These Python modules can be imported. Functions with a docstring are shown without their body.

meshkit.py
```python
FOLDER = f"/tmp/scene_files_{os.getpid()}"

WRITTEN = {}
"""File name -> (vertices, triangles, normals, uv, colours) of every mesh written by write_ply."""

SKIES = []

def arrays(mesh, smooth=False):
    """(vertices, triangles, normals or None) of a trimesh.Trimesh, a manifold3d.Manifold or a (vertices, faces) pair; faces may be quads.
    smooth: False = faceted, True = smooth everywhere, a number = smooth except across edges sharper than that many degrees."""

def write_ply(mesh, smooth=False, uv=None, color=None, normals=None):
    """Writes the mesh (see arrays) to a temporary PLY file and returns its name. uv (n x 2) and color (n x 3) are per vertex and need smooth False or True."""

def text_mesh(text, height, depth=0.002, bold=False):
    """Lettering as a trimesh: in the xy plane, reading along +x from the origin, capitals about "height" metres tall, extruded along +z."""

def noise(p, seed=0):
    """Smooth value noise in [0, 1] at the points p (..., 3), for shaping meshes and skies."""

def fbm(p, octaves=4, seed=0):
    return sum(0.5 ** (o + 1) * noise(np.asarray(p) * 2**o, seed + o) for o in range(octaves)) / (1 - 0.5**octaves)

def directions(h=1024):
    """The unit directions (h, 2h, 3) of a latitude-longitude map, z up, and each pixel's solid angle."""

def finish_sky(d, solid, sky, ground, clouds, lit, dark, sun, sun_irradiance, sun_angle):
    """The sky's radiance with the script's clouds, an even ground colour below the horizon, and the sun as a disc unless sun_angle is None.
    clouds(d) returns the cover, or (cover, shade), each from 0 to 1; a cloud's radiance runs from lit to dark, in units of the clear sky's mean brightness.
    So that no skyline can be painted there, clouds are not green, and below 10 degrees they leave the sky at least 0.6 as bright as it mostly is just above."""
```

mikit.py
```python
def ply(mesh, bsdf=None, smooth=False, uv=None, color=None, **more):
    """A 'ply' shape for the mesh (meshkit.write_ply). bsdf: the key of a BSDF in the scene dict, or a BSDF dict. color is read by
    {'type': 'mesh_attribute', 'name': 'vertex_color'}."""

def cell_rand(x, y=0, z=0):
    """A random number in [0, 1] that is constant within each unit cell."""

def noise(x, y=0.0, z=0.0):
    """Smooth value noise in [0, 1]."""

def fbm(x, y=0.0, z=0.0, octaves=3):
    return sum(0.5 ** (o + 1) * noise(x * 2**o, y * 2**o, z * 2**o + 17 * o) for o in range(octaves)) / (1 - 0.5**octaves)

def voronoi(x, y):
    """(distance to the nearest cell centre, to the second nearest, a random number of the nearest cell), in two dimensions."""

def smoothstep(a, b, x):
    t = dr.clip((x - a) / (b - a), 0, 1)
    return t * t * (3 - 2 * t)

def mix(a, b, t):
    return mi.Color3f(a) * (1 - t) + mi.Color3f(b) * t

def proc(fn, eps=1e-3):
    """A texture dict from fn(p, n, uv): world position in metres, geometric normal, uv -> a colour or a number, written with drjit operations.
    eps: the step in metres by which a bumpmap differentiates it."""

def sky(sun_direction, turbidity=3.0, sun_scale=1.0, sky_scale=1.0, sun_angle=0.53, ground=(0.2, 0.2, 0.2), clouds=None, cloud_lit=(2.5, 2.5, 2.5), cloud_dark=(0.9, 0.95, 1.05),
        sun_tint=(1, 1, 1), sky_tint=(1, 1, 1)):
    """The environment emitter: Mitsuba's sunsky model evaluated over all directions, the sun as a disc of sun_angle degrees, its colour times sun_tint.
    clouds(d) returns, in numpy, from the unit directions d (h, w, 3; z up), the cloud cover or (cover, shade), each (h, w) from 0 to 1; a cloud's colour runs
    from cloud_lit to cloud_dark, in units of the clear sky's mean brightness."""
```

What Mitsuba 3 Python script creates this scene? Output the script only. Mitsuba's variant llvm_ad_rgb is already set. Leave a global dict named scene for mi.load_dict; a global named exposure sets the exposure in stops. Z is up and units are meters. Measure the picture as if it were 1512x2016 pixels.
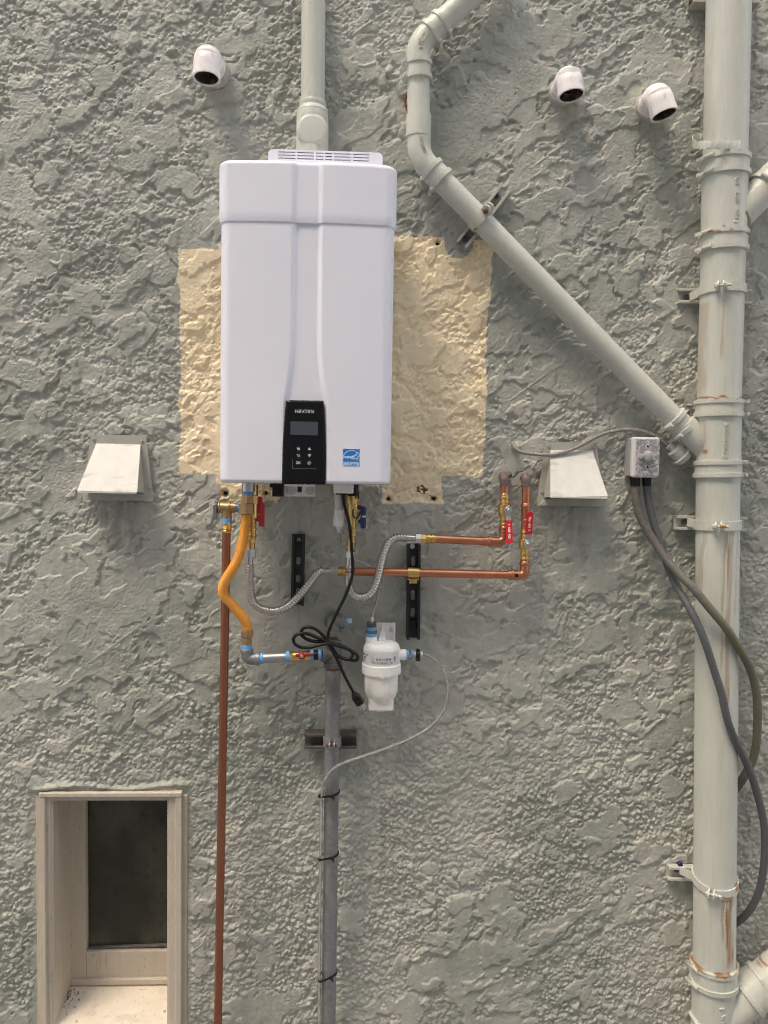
import math, numpy as np, trimesh, mitsuba as mi, drjit as dr, mikit, meshkit
import manifold3d, shapely
from shapely.geometry import Polygon, LineString, Point, box as sbox
from shapely import affinity
from scipy.interpolate import CubicSpline
from scipy.spatial import cKDTree
from mikit import proc, noise, fbm, smoothstep, mix, voronoi

# ------------------------------------------------------------------ camera, sky, exposure
F, D = 1523.0, 2.16                       # focal length in pixels of the 1512 x 2016 photograph, metres from the wall
CAM = np.array([0.0, -D, 1.75])
YAW, PITCH, ROLL = math.radians(2.5), math.radians(2.9), 0.0157
FWD = np.array([math.sin(YAW) * math.cos(PITCH), math.cos(YAW) * math.cos(PITCH), -math.sin(PITCH)])
R0 = np.array([math.cos(YAW), -math.sin(YAW), 0.0]); U0 = np.cross(R0, FWD)
RGT = math.cos(ROLL) * R0 + math.sin(ROLL) * U0
UPV = np.cross(RGT, FWD)
T4 = mi.ScalarTransform4f
scene = {'type': 'scene'}
scene['camera'] = {'type': 'perspective', 'fov_axis': 'y', 'fov': math.degrees(2 * math.atan(1008 / F)), 'near_clip': 0.05, 'far_clip': 400.0,
                   'to_world': T4().look_at(origin=CAM.tolist(), target=(CAM + FWD).tolist(), up=UPV.tolist())}
scene['sky'] = mikit.sky((-0.40, -0.36, 1.0), turbidity=3, sun_scale=0.28, sun_angle=20, clouds=lambda d: 1.0, cloud_lit=(2.43, 2.5, 2.62))
exposure = 2.9
labels = {}

def W(px, py, d=0.0):
    """the point of the plane d metres out from the wall that lies at photograph pixel (px, py)"""
    v = FWD + (px - 756) / F * RGT + (1008 - py) / F * UPV
    return CAM + v * ((D - d) / v[1])
def S(d): return (D - d) / F              # metres per photograph pixel at depth d
X, Z, OUT = np.array([1.0, 0, 0]), np.array([0, 0, 1.0]), np.array([0, -1.0, 0])

# ------------------------------------------------------------------ materials
def tint(fn, **k): return {'type': 'twosided', 'bsdf': {'type': 'principled', 'base_color': proc(fn), **k}}
def plain(c, rough=0.5, metal=0.0, **k): return {'type': 'twosided', 'bsdf': {'type': 'principled', 'base_color': {'type': 'rgb', 'value': list(c)}, 'roughness': rough, 'metallic': metal, **k}}
def bump(b, fn, scale=1.0, eps=1e-3):
    inner = b['bsdf']
    return {'type': 'twosided', 'bsdf': {'type': 'bumpmap', 'arbitrary': proc(fn, eps), 'scale': scale, 'bsdf': inner}}
def wx(px, py, d=0): return float(W(px, py, d)[0])
def wz(px, py, d=0): return float(W(px, py, d)[2])

PATCH = [((355, 489), (440, 933)), ((430, 480), (780, 958)), ((437, 940), (556, 985)), ((768, 466), (957, 941)), ((752, 930), (869, 992))]
PB = [(wx(*a), wx(*b), wz(*b), wz(*a)) for a, b in PATCH]
NOT = (wx(902, 480), wz(902, 480))
RUSTW = [(wx(848, 980), wz(848, 980), 0.022), (wx(828, 964), wz(828, 964), 0.03), (wx(444, 968), wz(444, 968), 0.014), (wx(553, 984), wz(553, 984), 0.012), (wx(858, 464), wz(858, 464), 0.011)]
STAINS = [(wx(1108, 150), wz(1108, 175), .075, .19, (.30, .285, .19)), (wx(1275, 190), wz(1275, 185), .07, .17, (.30, .285, .19)), (wx(430, 140), wz(430, 150), .06, .14, (.33, .31, .22)),
          (wx(235, 990), wz(235, 990), .085, .20, (.24, .235, .20)), (wx(1120, 1000), wz(1120, 1000), .085, .22, (.24, .235, .20)), (wx(800, 200), wz(800, 195), .018, .16, (.33, .19, .10)), (wx(650, 1470), wz(650, 1466), .07, .15, (.25, .24, .20)), (wx(1340, 1735), wz(1340, 1735), .03, .12, (.26, .24, .19))]
def wall_color(p, n, uv):
    x = p.x + (fbm(p.x * 15, p.z * 15, 3.0) - .5) * .020; z = p.z + (fbm(p.x * 16, p.z * 16, 9.0) - .5) * .017
    x += (noise(p.x * 170, p.z * 170, 1.0) - .5) * .004; z += (noise(p.x * 170, p.z * 170, 5.0) - .5) * .004
    sd = mi.Float(9.0)
    for k, (a, b, c, e) in enumerate(PB):
        s = dr.maximum(dr.maximum(a - x, x - b - (.014 * (smoothstep(.35, .63, z - c) - .5) if k == 3 else 0)), dr.maximum(c - z, z - e))
        sd = dr.minimum(sd, s)
    notch = .040 - dr.sqrt(dr.square(x - NOT[0]) + dr.square((z - NOT[1]) * .95))
    sd = dr.maximum(sd, notch)
    t = 1 - smoothstep(-.0012, .0012, sd)
    big = fbm(p.x * 3.1, p.z * 3.1, 2.0)
    mid = fbm(p.x * 15, p.z * 15, 4.0)
    g = mix((.312, .322, .286), (.392, .392, .350), smoothstep(.38, .62, big))
    g = mix(g, mi.Color3f(.40, .372, .350), smoothstep(.52, .72, mid) * .35)
    g = g * (.90 + .2 * fbm(p.x * 60, p.z * 60, 7.0))
    for (a, b, w, ln, c_) in STAINS:                        # run-off and algae with a ragged outline
        xx = dr.abs(p.x - a + (fbm(p.x * 20, p.z * 20, 6.0) - .5) * .05) / w
        v = (1 - smoothstep(.2, 1.0, xx)) * (1 - smoothstep(b - .004, b + .030, p.z)) * smoothstep(b - ln, b - ln * .15, p.z)
        g = mix(g, mi.Color3f(*c_), v * smoothstep(.30, .72, fbm(p.x * 55, p.z * 11, 8.0)) * .8)
    run = smoothstep(.66, .80, fbm(p.x * 46, p.z * 2.2, 13.0)) * smoothstep(.45, .65, fbm(p.x * 4, p.z * 4, 31.0))
    g = mix(g, mi.Color3f(.25, .245, .205), run * .45)
    lime = smoothstep(.66, .78, fbm(p.x * 9, p.z * 9, 21.0))
    g = mix(g, mi.Color3f(.47, .47, .42), lime * .35)
    cr = mix((.70, .575, .385), (.77, .66, .475), fbm(p.x * 9, p.z * 9, 1.0))
    pinky = smoothstep(.60, .72, fbm(p.x * 13, p.z * 13, 11.0))
    cr = mix(cr, mi.Color3f(.60, .42, .32), pinky * .3)
    rust = mi.Float(0)
    for (a, b, r) in RUSTW:
        rust = dr.maximum(rust, 1 - smoothstep(.2, 1.0, dr.sqrt(dr.square(p.x - a) * .55 + dr.square(p.z - b)) / r))
    rn = fbm(p.x * 150, p.z * 190, 2.0)
    cr = mix(cr, mi.Color3f(.16, .07, .03), smoothstep(.64, .80, rn * (.55 + .75 * rust)) * smoothstep(0.02, .3, rust))
    return mix(g, cr, t)
def wall_fine(p, n, uv): return fbm(p.x * 230, p.z * 230, p.y * 230, 3) * .0032 + noise(p.x * 560, p.z * 560, 1.0) * .0005
scene['mat_wall'] = bump(tint(wall_color, roughness=.50, specular=.45), wall_fine, 1.0, 8e-4)

def paint_color(p, n, uv):
    t = fbm(p.x * 11, p.z * 7, p.y * 11)
    c = mix((.455, .460, .412), (.535, .537, .486), t)
    st = fbm(p.x * 90, p.z * 6, 3.0)
    c = mix(c, mi.Color3f(.43, .40, .33), smoothstep(.58, .78, st) * .28)
    sp = noise(p.x * 240, p.z * 240, p.y * 240)
    return mix(c, mi.Color3f(.33, .25, .18), smoothstep(.955, .985, sp) * .8)
def paint_bump(p, n, uv): return fbm(p.x * 260, p.z * 180, p.y * 260) * .00045 + noise(p.x * 60, p.z * 60, p.y * 60) * .0004
scene['mat_paint'] = bump(tint(paint_color, roughness=.42, specular=.45), paint_bump)

SD = .115                                     # front of the stack
STREAKS = [(wx(1433, 1800, SD), wz(1433, 1764, SD), wz(1433, 1912, SD), .0125, 1.0), (wx(1417, 1800, SD), wz(1417, 1762, SD), wz(1417, 1860, SD), .005, .5),
           (wx(1433, 1100, SD), wz(1433, 1048, SD), wz(1433, 1420, SD), .010, .55), (wx(1421, 1100, SD), wz(1421, 1048, SD), wz(1421, 1330, SD), .004, .5), (wx(1447, 1100, SD), wz(1447, 1046, SD), wz(1447, 1230, SD), .004, .4),
           (wx(1388, 1100, SD), wz(1388, 1046, SD), wz(1388, 1200, SD), .0035, .3), (wx(1390, 700, SD), wz(1390, 592, SD), wz(1390, 785, SD), .009, .32), (wx(1417, 640, SD), wz(1417, 590, SD), wz(1417, 720, SD), .005, .42), (wx(1384, 640, SD), wz(1384, 592, SD), wz(1384, 790, SD), .004, .5),
           (wx(1387, 860, SD), wz(1387, 824, SD), wz(1387, 905, SD), .012, .28)]
EDGES = [(wz(1407, 1911, SD), .008), (wz(1414, 783, SD), .006), (wz(1424, 458, SD), .004), (wz(1430, 1759, SD), .004)]
DOTS = [(wx(1376, 890, .07), wz(1376, 890, .07), .007), (wx(1419, 449, SD), wz(1419, 449, SD), .005), (wx(1461, 424, .1), wz(1461, 424, .1), .007), (wx(1443, 1739, .1), wz(1443, 1739, .1), .012)]
def stack_color(p, n, uv):
    c = paint_color(p, n, uv)
    wob = (fbm(p.z * 13, 1.0, 2.0) - .5) * .010
    for (a, top, bot, w, s) in STREAKS:
        dd = dr.abs(p.x - a - wob) / w
        v = (1 - smoothstep(.25, 1.0, dd + (noise(p.x * 130, p.z * 12, 3.0) - .5) * .8)) * smoothstep(bot, bot + .05, p.z) * (1 - smoothstep(top - .003, top + .004, p.z))
        v *= .55 + .75 * fbm(p.x * 320, p.z * 9, 6.0)
        edge = smoothstep(.35, .75, dd) * .5 + .5
        c = mix(c, mi.Color3f(.27, .125, .03), dr.clip(v * s * edge * 1.6, 0, .95))
    for (z0, h) in EDGES:
        v = (1 - smoothstep(.2, 1.0, dr.abs(p.z - z0 + (noise(p.x * 60, 2.0, 8.0) - .5) * h) / h)) * smoothstep(.35, .65, fbm(p.x * 70, p.z * 70, 5.0))
        c = mix(c, mi.Color3f(.25, .10, .025), v * .85)
    for (a, b, r) in DOTS:
        v = 1 - smoothstep(.2, 1.0, dr.sqrt(dr.square(p.x - a) + dr.square(p.z - b) * .5) / r)
        c = mix(c, mi.Color3f(.26, .11, .03), v * .85)
    return c
scene['mat_stack'] = bump(tint(stack_color, roughness=.36, specular=.5), paint_bump)

def heater_color(p, n, uv): return mix((.71, .71, .80), (.74, .74, .825), fbm(p.x * 5, p.z * 4, 2.0))
def heater_bump(p, n, uv): return fbm(p.x * 700, p.z * 700, p.y * 700) * .00006 + noise(p.x * 9, p.z * 6, 0.0) * .0010
scene['mat_heater'] = bump(tint(heater_color, roughness=.33, specular=.5), heater_bump, 1.0, 1e-3)
scene['mat_under'] = plain((.40, .38, .355), .6)
scene['mat_gloss_black'] = plain((.004, .004, .006), .10, specular=.3)
scene['mat_screen'] = plain((.055, .065, .085), .22)
scene['mat_print'] = plain((.62, .62, .60), .5)
scene['mat_print_dim'] = plain((.20, .20, .20), .5)
scene['mat_blue'] = plain((.012, .17, .52), .4)
scene['mat_white_print'] = plain((.85, .87, .9), .5)
scene['mat_white_plastic'] = plain((.83, .82, .80), .33, specular=.5)
scene['mat_bowl'] = plain((.80, .77, .725), .28, specular=.5)
scene['mat_label'] = plain((.66, .645, .66), .5)
scene['mat_ink'] = plain((.045, .045, .06), .5)
scene['mat_red_ink'] = plain((.32, .05, .06), .5)
scene['mat_black'] = plain((.006, .006, .0065), .40, specular=.35)
scene['mat_hole_shade'] = plain((.01, .009, .008), .9)  # near-black standing for the shade inside small holes
def copper_color(p, n, uv):
    t = fbm(p.x * 40, p.z * 40, p.y * 40)
    c = mix((.52, .20, .115), (.66, .285, .17), t)
    return mix(c, mi.Color3f(.42, .17, .10), smoothstep(.56, .72, fbm(p.x * 25, p.z * 90, 5.0)) * .5)
def copper_rough(p, n, uv): return .22 + .22 * fbm(p.x * 80, p.z * 80, p.y * 80)
scene['mat_copper'] = {'type': 'twosided', 'bsdf': {'type': 'principled', 'base_color': proc(copper_color), 'roughness': proc(copper_rough), 'metallic': 1.0}}
def drain_color(p, n, uv): return mix((.29, .115, .068), (.38, .155, .092), fbm(p.x * 60, p.z * 14, 2.0))
scene['mat_copper_dark'] = tint(drain_color, roughness=.36, metallic=.85)
def aged_color(p, n, uv): return mix((.10, .075, .08), (.22, .15, .145), fbm(p.x * 130, p.z * 130, p.y * 130))
scene['mat_aged'] = tint(aged_color, roughness=.6, metallic=.25)
def brass_color(p, n, uv): return mix((.62, .40, .13), (.78, .56, .24), fbm(p.x * 120, p.z * 120, p.y * 120))
scene['mat_brass'] = tint(brass_color, roughness=.27, metallic=1.0)
def bronze_color(p, n, uv): return mix((.34, .215, .11), (.47, .315, .175), fbm(p.x * 120, p.z * 120, p.y * 120))
scene['mat_bronze'] = tint(bronze_color, roughness=.42, metallic=.9)
scene['mat_steel'] = plain((.62, .59, .565), .24, 1.0)
scene['mat_zinc'] = plain((.55, .55, .56), .36, 1.0)
def galv_color(p, n, uv):
    t = fbm(p.x * 70, p.z * 16, p.y * 70); s = voronoi(p.x * 110, p.z * 110)[2]
    c = mix((.17, .18, .19), (.32, .33, .34), t * .7 + s * .3)
    return mix(c, mi.Color3f(.15, .125, .10), smoothstep(.55, .75, fbm(p.x * 30, p.z * 9, 8.0)) * .6)
scene['mat_taupe'] = tint(lambda p, n, uv: mix((.125, .12, .11), (.19, .183, .17), fbm(p.x * 90, p.z * 90, p.y * 90)), roughness=.5)
scene['mat_galv'] = tint(galv_color, roughness=.46, metallic=.55)
scene['mat_nipple'] = plain((.40, .41, .43), .38, .85)
def iron_color(p, n, uv): return mix((.085, .083, .08), (.16, .15, .14), fbm(p.x * 110, p.z * 110, p.y * 110))
scene['mat_iron'] = tint(iron_color, roughness=.6, metallic=.2)
def rustn_color(p, n, uv): return mix((.09, .035, .025), (.19, .09, .065), fbm(p.x * 150, p.z * 60, p.y * 110))
scene['mat_rusty'] = tint(rustn_color, roughness=.7)
def gas_color(p, n, uv): return mix((.70, .285, .035), (.80, .36, .06), fbm(p.x * 60, p.z * 60, 1.0))
scene['mat_rust_bright'] = plain((.40, .21, .07), .6)
scene['mat_gas'] = tint(gas_color, roughness=.42)
scene['mat_tape'] = plain((.13, .35, .66), .5)
scene['mat_red'] = plain((.55, .018, .028), .32)
scene['mat_red_dark'] = plain((.34, .015, .022), .45)
scene['mat_navy'] = plain((.018, .026, .12), .35)
scene['mat_anchor'] = plain((.008, .02, .12), .4)
scene['mat_lever_grey'] = plain((.13, .14, .16), .5)
def strut_color(p, n, uv): return mix((.012, .013, .014), (.034, .036, .038), fbm(p.x * 90, p.z * 30, p.y * 90))
scene['mat_strut'] = tint(strut_color, roughness=.42, metallic=.3)
def strut2_color(p, n, uv): return mix((.07, .066, .06), (.15, .14, .125), fbm(p.x * 90, p.z * 90, p.y * 90))
scene['mat_strut_grey'] = tint(strut2_color, roughness=.5, metallic=.4)
def pvc_color(p, n, uv):
    c = mix((.72, .66, .67), (.80, .755, .76), fbm(p.x * 25, p.z * 25, p.y * 25))
    g = smoothstep(.56, .74, fbm(p.x * 55, p.z * 30, p.y * 55 + 4))
    return mix(c, mi.Color3f(.42, .39, .33), g * .45)
scene['mat_pvc'] = tint(pvc_color, roughness=.35)
def dark_brown_color(p, n, uv): return mix((.02, .018, .014), (.13, .075, .045), smoothstep(.35, .75, fbm(p.x * 70, p.z * 70, p.y * 70)))
scene['mat_dark_brown'] = tint(dark_brown_color, roughness=.8)  # mottled near-black to brown, for elbow bores and dampers
def collar_color(p, n, uv): return mix((.30, .285, .28), (.52, .50, .46), fbm(p.x * 80, p.z * 80, p.y * 80))
scene['mat_collar'] = bump(tint(collar_color, roughness=.55), wall_fine)
def cream_color(p, n, uv):
    gr = fbm(p.x * 120, p.z * 7, p.y * 90)
    c = mix((.44, .385, .315), (.525, .465, .39), gr)
    ck = smoothstep(.74, .80, fbm(p.x * 190, p.z * 11, p.y * 150 + 3))
    c = mix(c, mi.Color3f(.20, .155, .11), ck * .30)
    return mix(c, mi.Color3f(.12, .095, .065), smoothstep(.88, .93, noise(p.x * 120, p.z * 120, p.y * 120)) * .3)
def cream_bump(p, n, uv): return fbm(p.x * 170, p.z * 16, p.y * 140) * .0007
scene['mat_cream'] = bump(tint(cream_color, roughness=.48), cream_bump)
def sill_color(p, n, uv):
    c = mix((.60, .53, .44), (.70, .635, .54), fbm(p.x * 30, p.y * 30, 2.0))
    s = noise(p.x * 170, p.y * 170, 1.0)
    c = mix(c, mi.Color3f(.14, .11, .075), smoothstep(.90, .95, s) * .6)
    return mix(c, mi.Color3f(.22, .18, .12), smoothstep(.62, .85, fbm(p.x * 22, p.y * 40, 6.0)) * .2)
scene['mat_sill'] = tint(sill_color, roughness=.55)
def pane_color(p, n, uv):
    d = fbm(p.x * 9, p.z * 7, 3.0); w = noise(p.x * 420, p.z * 420, 1.0)
    c = mix((.020, .019, .012), (.070, .069, .048), smoothstep(.3, .75, d) * .75 + .25 * w)
    c = c * (.72 + .28 * dr.abs(dr.sin(p.x * 900)) + .28 * dr.abs(dr.sin(p.z * 900)))
    return mix(c, mi.Color3f(.006, .006, .005), smoothstep(.60, .75, fbm(p.x * 45, p.z * 45, 12.0)) * .3)
scene['mat_pane'] = tint(pane_color, roughness=.24, specular=.4)
def hood_color(p, n, uv): return mix((.53, .525, .50), (.62, .61, .58), fbm(p.x * 45, p.z * 45, 1.0)) * (1 - .2 * smoothstep(.60, .78, fbm(p.x * 18, p.z * 55, 3.0)))
scene['mat_hood'] = tint(hood_color, roughness=.5)
def flange_color(p, n, uv): return mix((.35, .345, .31), (.42, .41, .375), fbm(p.x * 40, p.z * 20, 1.0))
scene['mat_flange'] = tint(flange_color, roughness=.45)
def jbox_color(p, n, uv):
    t = fbm(p.x * 190, p.z * 190, p.y * 190); e = smoothstep(.44, .60, t)
    return mix((.275, .265, .28), (.48, .46, .475), e)
def jbox_bump(p, n, uv): return smoothstep(.44, .60, fbm(p.x * 190, p.z * 190, p.y * 190)) * .0007
scene['mat_jbox'] = bump(tint(jbox_color, roughness=.6, metallic=.1), jbox_bump)
scene['mat_jbox_edge'] = plain((.60, .575, .57), .5)
scene['mat_jgrey'] = plain((.30, .30, .31), .5)
scene['mat_conduit'] = plain((.088, .090, .098), .45)
def mossy_color(p, n, uv):
    c = mix((.095, .088, .085), (.14, .128, .112), fbm(p.x * 80, p.z * 80, 1.0))
    c = mix(c, mi.Color3f(.14, .135, .065), smoothstep(.40, .66, fbm(p.x * 30, p.z * 12, 5.0)) * (1 - smoothstep(1.35, 1.6, p.z)) * .6)
    return c
scene['mat_conduit_moss'] = tint(mossy_color, roughness=.55)
def armour_color(p, n, uv): return mix((.23, .215, .205), (.34, .325, .31), fbm(p.x * 120, p.z * 120, 1.0))
scene['mat_armour'] = tint(armour_color, roughness=.45, metallic=.25)
scene['mat_clear'] = {'type': 'blendbsdf', 'weight': .17, 'a': {'type': 'dielectric', 'int_ior': 1.42, 'ext_ior': 1.0}, 'b': {'type': 'twosided', 'bsdf': {'type': 'principled', 'base_color': {'type': 'rgb', 'value': [.80, .80, .74]}, 'roughness': .15}}}
scene['mat_ground'] = tint(lambda p, n, uv: mix((.20, .20, .20), (.27, .27, .265), fbm(p.x * 2, p.y * 2, 1.0, 5)), roughness=.9)
scene['mat_opposite'] = tint(lambda p, n, uv: mix((.41, .41, .405), (.47, .47, .46), fbm(p.x * .7, p.z * .7, 1.0)), roughness=.8)

# ------------------------------------------------------------------ mesh helpers
def unit(v): v = np.asarray(v, float); return v / np.linalg.norm(v)
def tm(v, f): return trimesh.Trimesh(np.asarray(v, float), np.asarray(f, int), process=False)
def cat(*m): return trimesh.util.concatenate([k for k in m if k is not None])
def grid_faces(r, c, wrap=True):
    i, j = np.meshgrid(np.arange(r - 1), np.arange(c if wrap else c - 1), indexing='ij'); i, j = i.ravel(), j.ravel(); k = (j + 1) % c
    a, b, e, g = i * c + j, i * c + k, (i + 1) * c + k, (i + 1) * c + j
    return np.vstack([np.stack([a, b, e], 1), np.stack([a, e, g], 1)])
def loft(rows, caps=True):
    rows = np.asarray(rows, float); r, c = rows.shape[:2]
    v = rows.reshape(-1, 3); f = grid_faces(r, c)
    if caps:
        a = len(v); v = np.vstack([v, rows[0].mean(0), rows[-1].mean(0)]); k = np.arange(c); n = (k + 1) % c
        f = np.vstack([f, np.stack([np.full(c, a), n, k], 1), np.stack([np.full(c, a + 1), (r - 1) * c + k, (r - 1) * c + n], 1)])
    m = tm(v, f)
    if caps and m.volume < 0: m.invert()
    return m
def frames(P):
    t = np.gradient(P, axis=0); t /= np.linalg.norm(t, axis=1, keepdims=True)
    n = np.zeros_like(P); a = np.cross(t[0], OUT); a = a if np.linalg.norm(a) > .1 else np.cross(t[0], Z); n[0] = unit(a)
    for i in range(1, len(P)):
        a = n[i - 1] - t[i] * (n[i - 1] @ t[i]); n[i] = unit(a)
    return t, n, np.cross(t, n)
def tube(P, r, n=18, caps=True, wob=None):
    P = np.asarray(P, float); t, a, b = frames(P); th = np.arange(n) * 2 * np.pi / n
    r = np.broadcast_to(np.asarray(r, float), (len(P),))
    rr = r[:, None] * np.ones(n) if wob is None else r[:, None] * (1 + wob(th))[None, :]
    return loft(P[:, None] + rr[:, :, None] * (np.cos(th)[None, :, None] * a[:, None] + np.sin(th)[None, :, None] * b[:, None]), caps)
def spline(pts, step=.004):
    p = np.asarray(pts, float); s = np.r_[0, np.cumsum(np.linalg.norm(np.diff(p, axis=0), axis=1))]
    return CubicSpline(s, p)(np.linspace(0, s[-1], max(int(s[-1] / step), 6)))
def length(P): return np.r_[0, np.cumsum(np.linalg.norm(np.diff(P, axis=0), axis=1))]
def fillet(pts, rad, k=10):
    p = [np.asarray(q, float) for q in pts]; out = [p[0]]
    for i in range(1, len(p) - 1):
        u, v = unit(p[i - 1] - p[i]), unit(p[i + 1] - p[i])
        ang = math.acos(np.clip(u @ v, -1, 1)); tl = min(rad / math.tan(ang / 2), .49 * np.linalg.norm(p[i - 1] - p[i]), .49 * np.linalg.norm(p[i + 1] - p[i]))
        c = p[i] + unit(u + v) * tl / math.cos(ang / 2); a, b = p[i] + u * tl - c, p[i] + v * tl - c; om = math.pi - ang
        out += [c + (math.sin((1 - s) * om) * a + math.sin(s * om) * b) / math.sin(om) for s in np.linspace(0, 1, k)]
    return np.array(out + [p[-1]])
def axes(d):
    d = unit(d); a = np.cross(d, OUT); a = unit(a) if np.linalg.norm(a) > .15 else unit(np.cross(d, X)); return d, a, np.cross(d, a)
def lathe(A, direction, prof, n=28, ph=0.0):
    d, a, b = axes(direction); th = np.arange(n) * 2 * np.pi / n + ph
    ring = np.cos(th)[:, None] * a + np.sin(th)[:, None] * b
    return loft([np.asarray(A) + d * t + ring * max(r, 1e-5) for t, r in prof])
def cyl(A, B, r, n=28, r2=None, ch=.0008, ph=0.0):
    A, B = np.asarray(A, float), np.asarray(B, float); L = np.linalg.norm(B - A); r2 = r if r2 is None else r2; ch = min(ch, L * .3, r * .4)
    return lathe(A, B - A, [(0, r - ch), (ch, r), (L - ch, r2), (L, r2 - ch)], n, ph)
def hexn(A, B, r): return cyl(A, B, r * 1.08, 6, ch=.0012, ph=math.pi / 6)
def ring_fit(A, B, r, beads=(.2, .8), h=.0022):
    """a press fitting: sleeve with raised beads"""
    L = np.linalg.norm(np.asarray(B) - A); pr = [(0, r * .95), (.0008, r)]
    for q in beads:
        for o, e in ((-.0045, 0), (-.0028, h * .8), (0, h), (.0028, h * .8), (.0045, 0)): pr.append((q * L + o, r + e))
    pr = [pr[0]] + sorted([p for p in pr[1:] if 0 < p[0] < L]) + [(L - .0008, r), (L, r * .95)]
    return lathe(A, np.asarray(B) - A, pr)
def cbox(c, s, b=.001, R=None):
    """chamfered box, s = full sizes along right, up, out"""
    h = np.asarray(s) / 2; b = min(b, *(h * .6)); pts = []
    for sx in (-1, 1):
        for sy in (-1, 1):
            for sz in (-1, 1):
                q = h * (sx, sy, sz)
                for k in range(3):
                    w = q - np.array((sx, sy, sz)) * b; w[k] = q[k]; pts.append(w)
    m = trimesh.convex.convex_hull(np.array(pts)); R = np.array([X, Z, OUT]) if R is None else np.array(R)
    return tm(np.asarray(m.vertices) @ R + np.asarray(c), m.faces)
def pbox(x0, y0, x1, y1, d0, d1, b=.001):
    A, B = W(x0, y0, d1), W(x1, y1, d1); c = (A + B) / 2; c[1] = -(d0 + d1) / 2
    return cbox(c, (abs(B[0] - A[0]), abs(B[2] - A[2]), d1 - d0), b)
def extrude(shape, depth, o, ex=X, ey=Z):
    """a shapely shape (metres) extruded along ex x ey, its origin at o"""
    m = cat(*[trimesh.creation.extrude_polygon(g, depth, engine='earcut') for g in getattr(shape, 'geoms', [shape])])
    R = np.array([ex, ey, np.cross(ex, ey)]); return tm(np.asarray(m.vertices) @ R + np.asarray(o), m.faces)
def strip(A, B, w, t, up=None, b=.0008):
    """flat bar from A to B, w wide, t thick along OUT"""
    A, B = np.asarray(A), np.asarray(B); e = unit(B - A); n = OUT if up is None else unit(up); n = unit(n - e * (n @ e)); s = np.cross(n, e)
    return cbox((A + B) / 2, (np.linalg.norm(B - A), w, t), b, (e, s, n))
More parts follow.
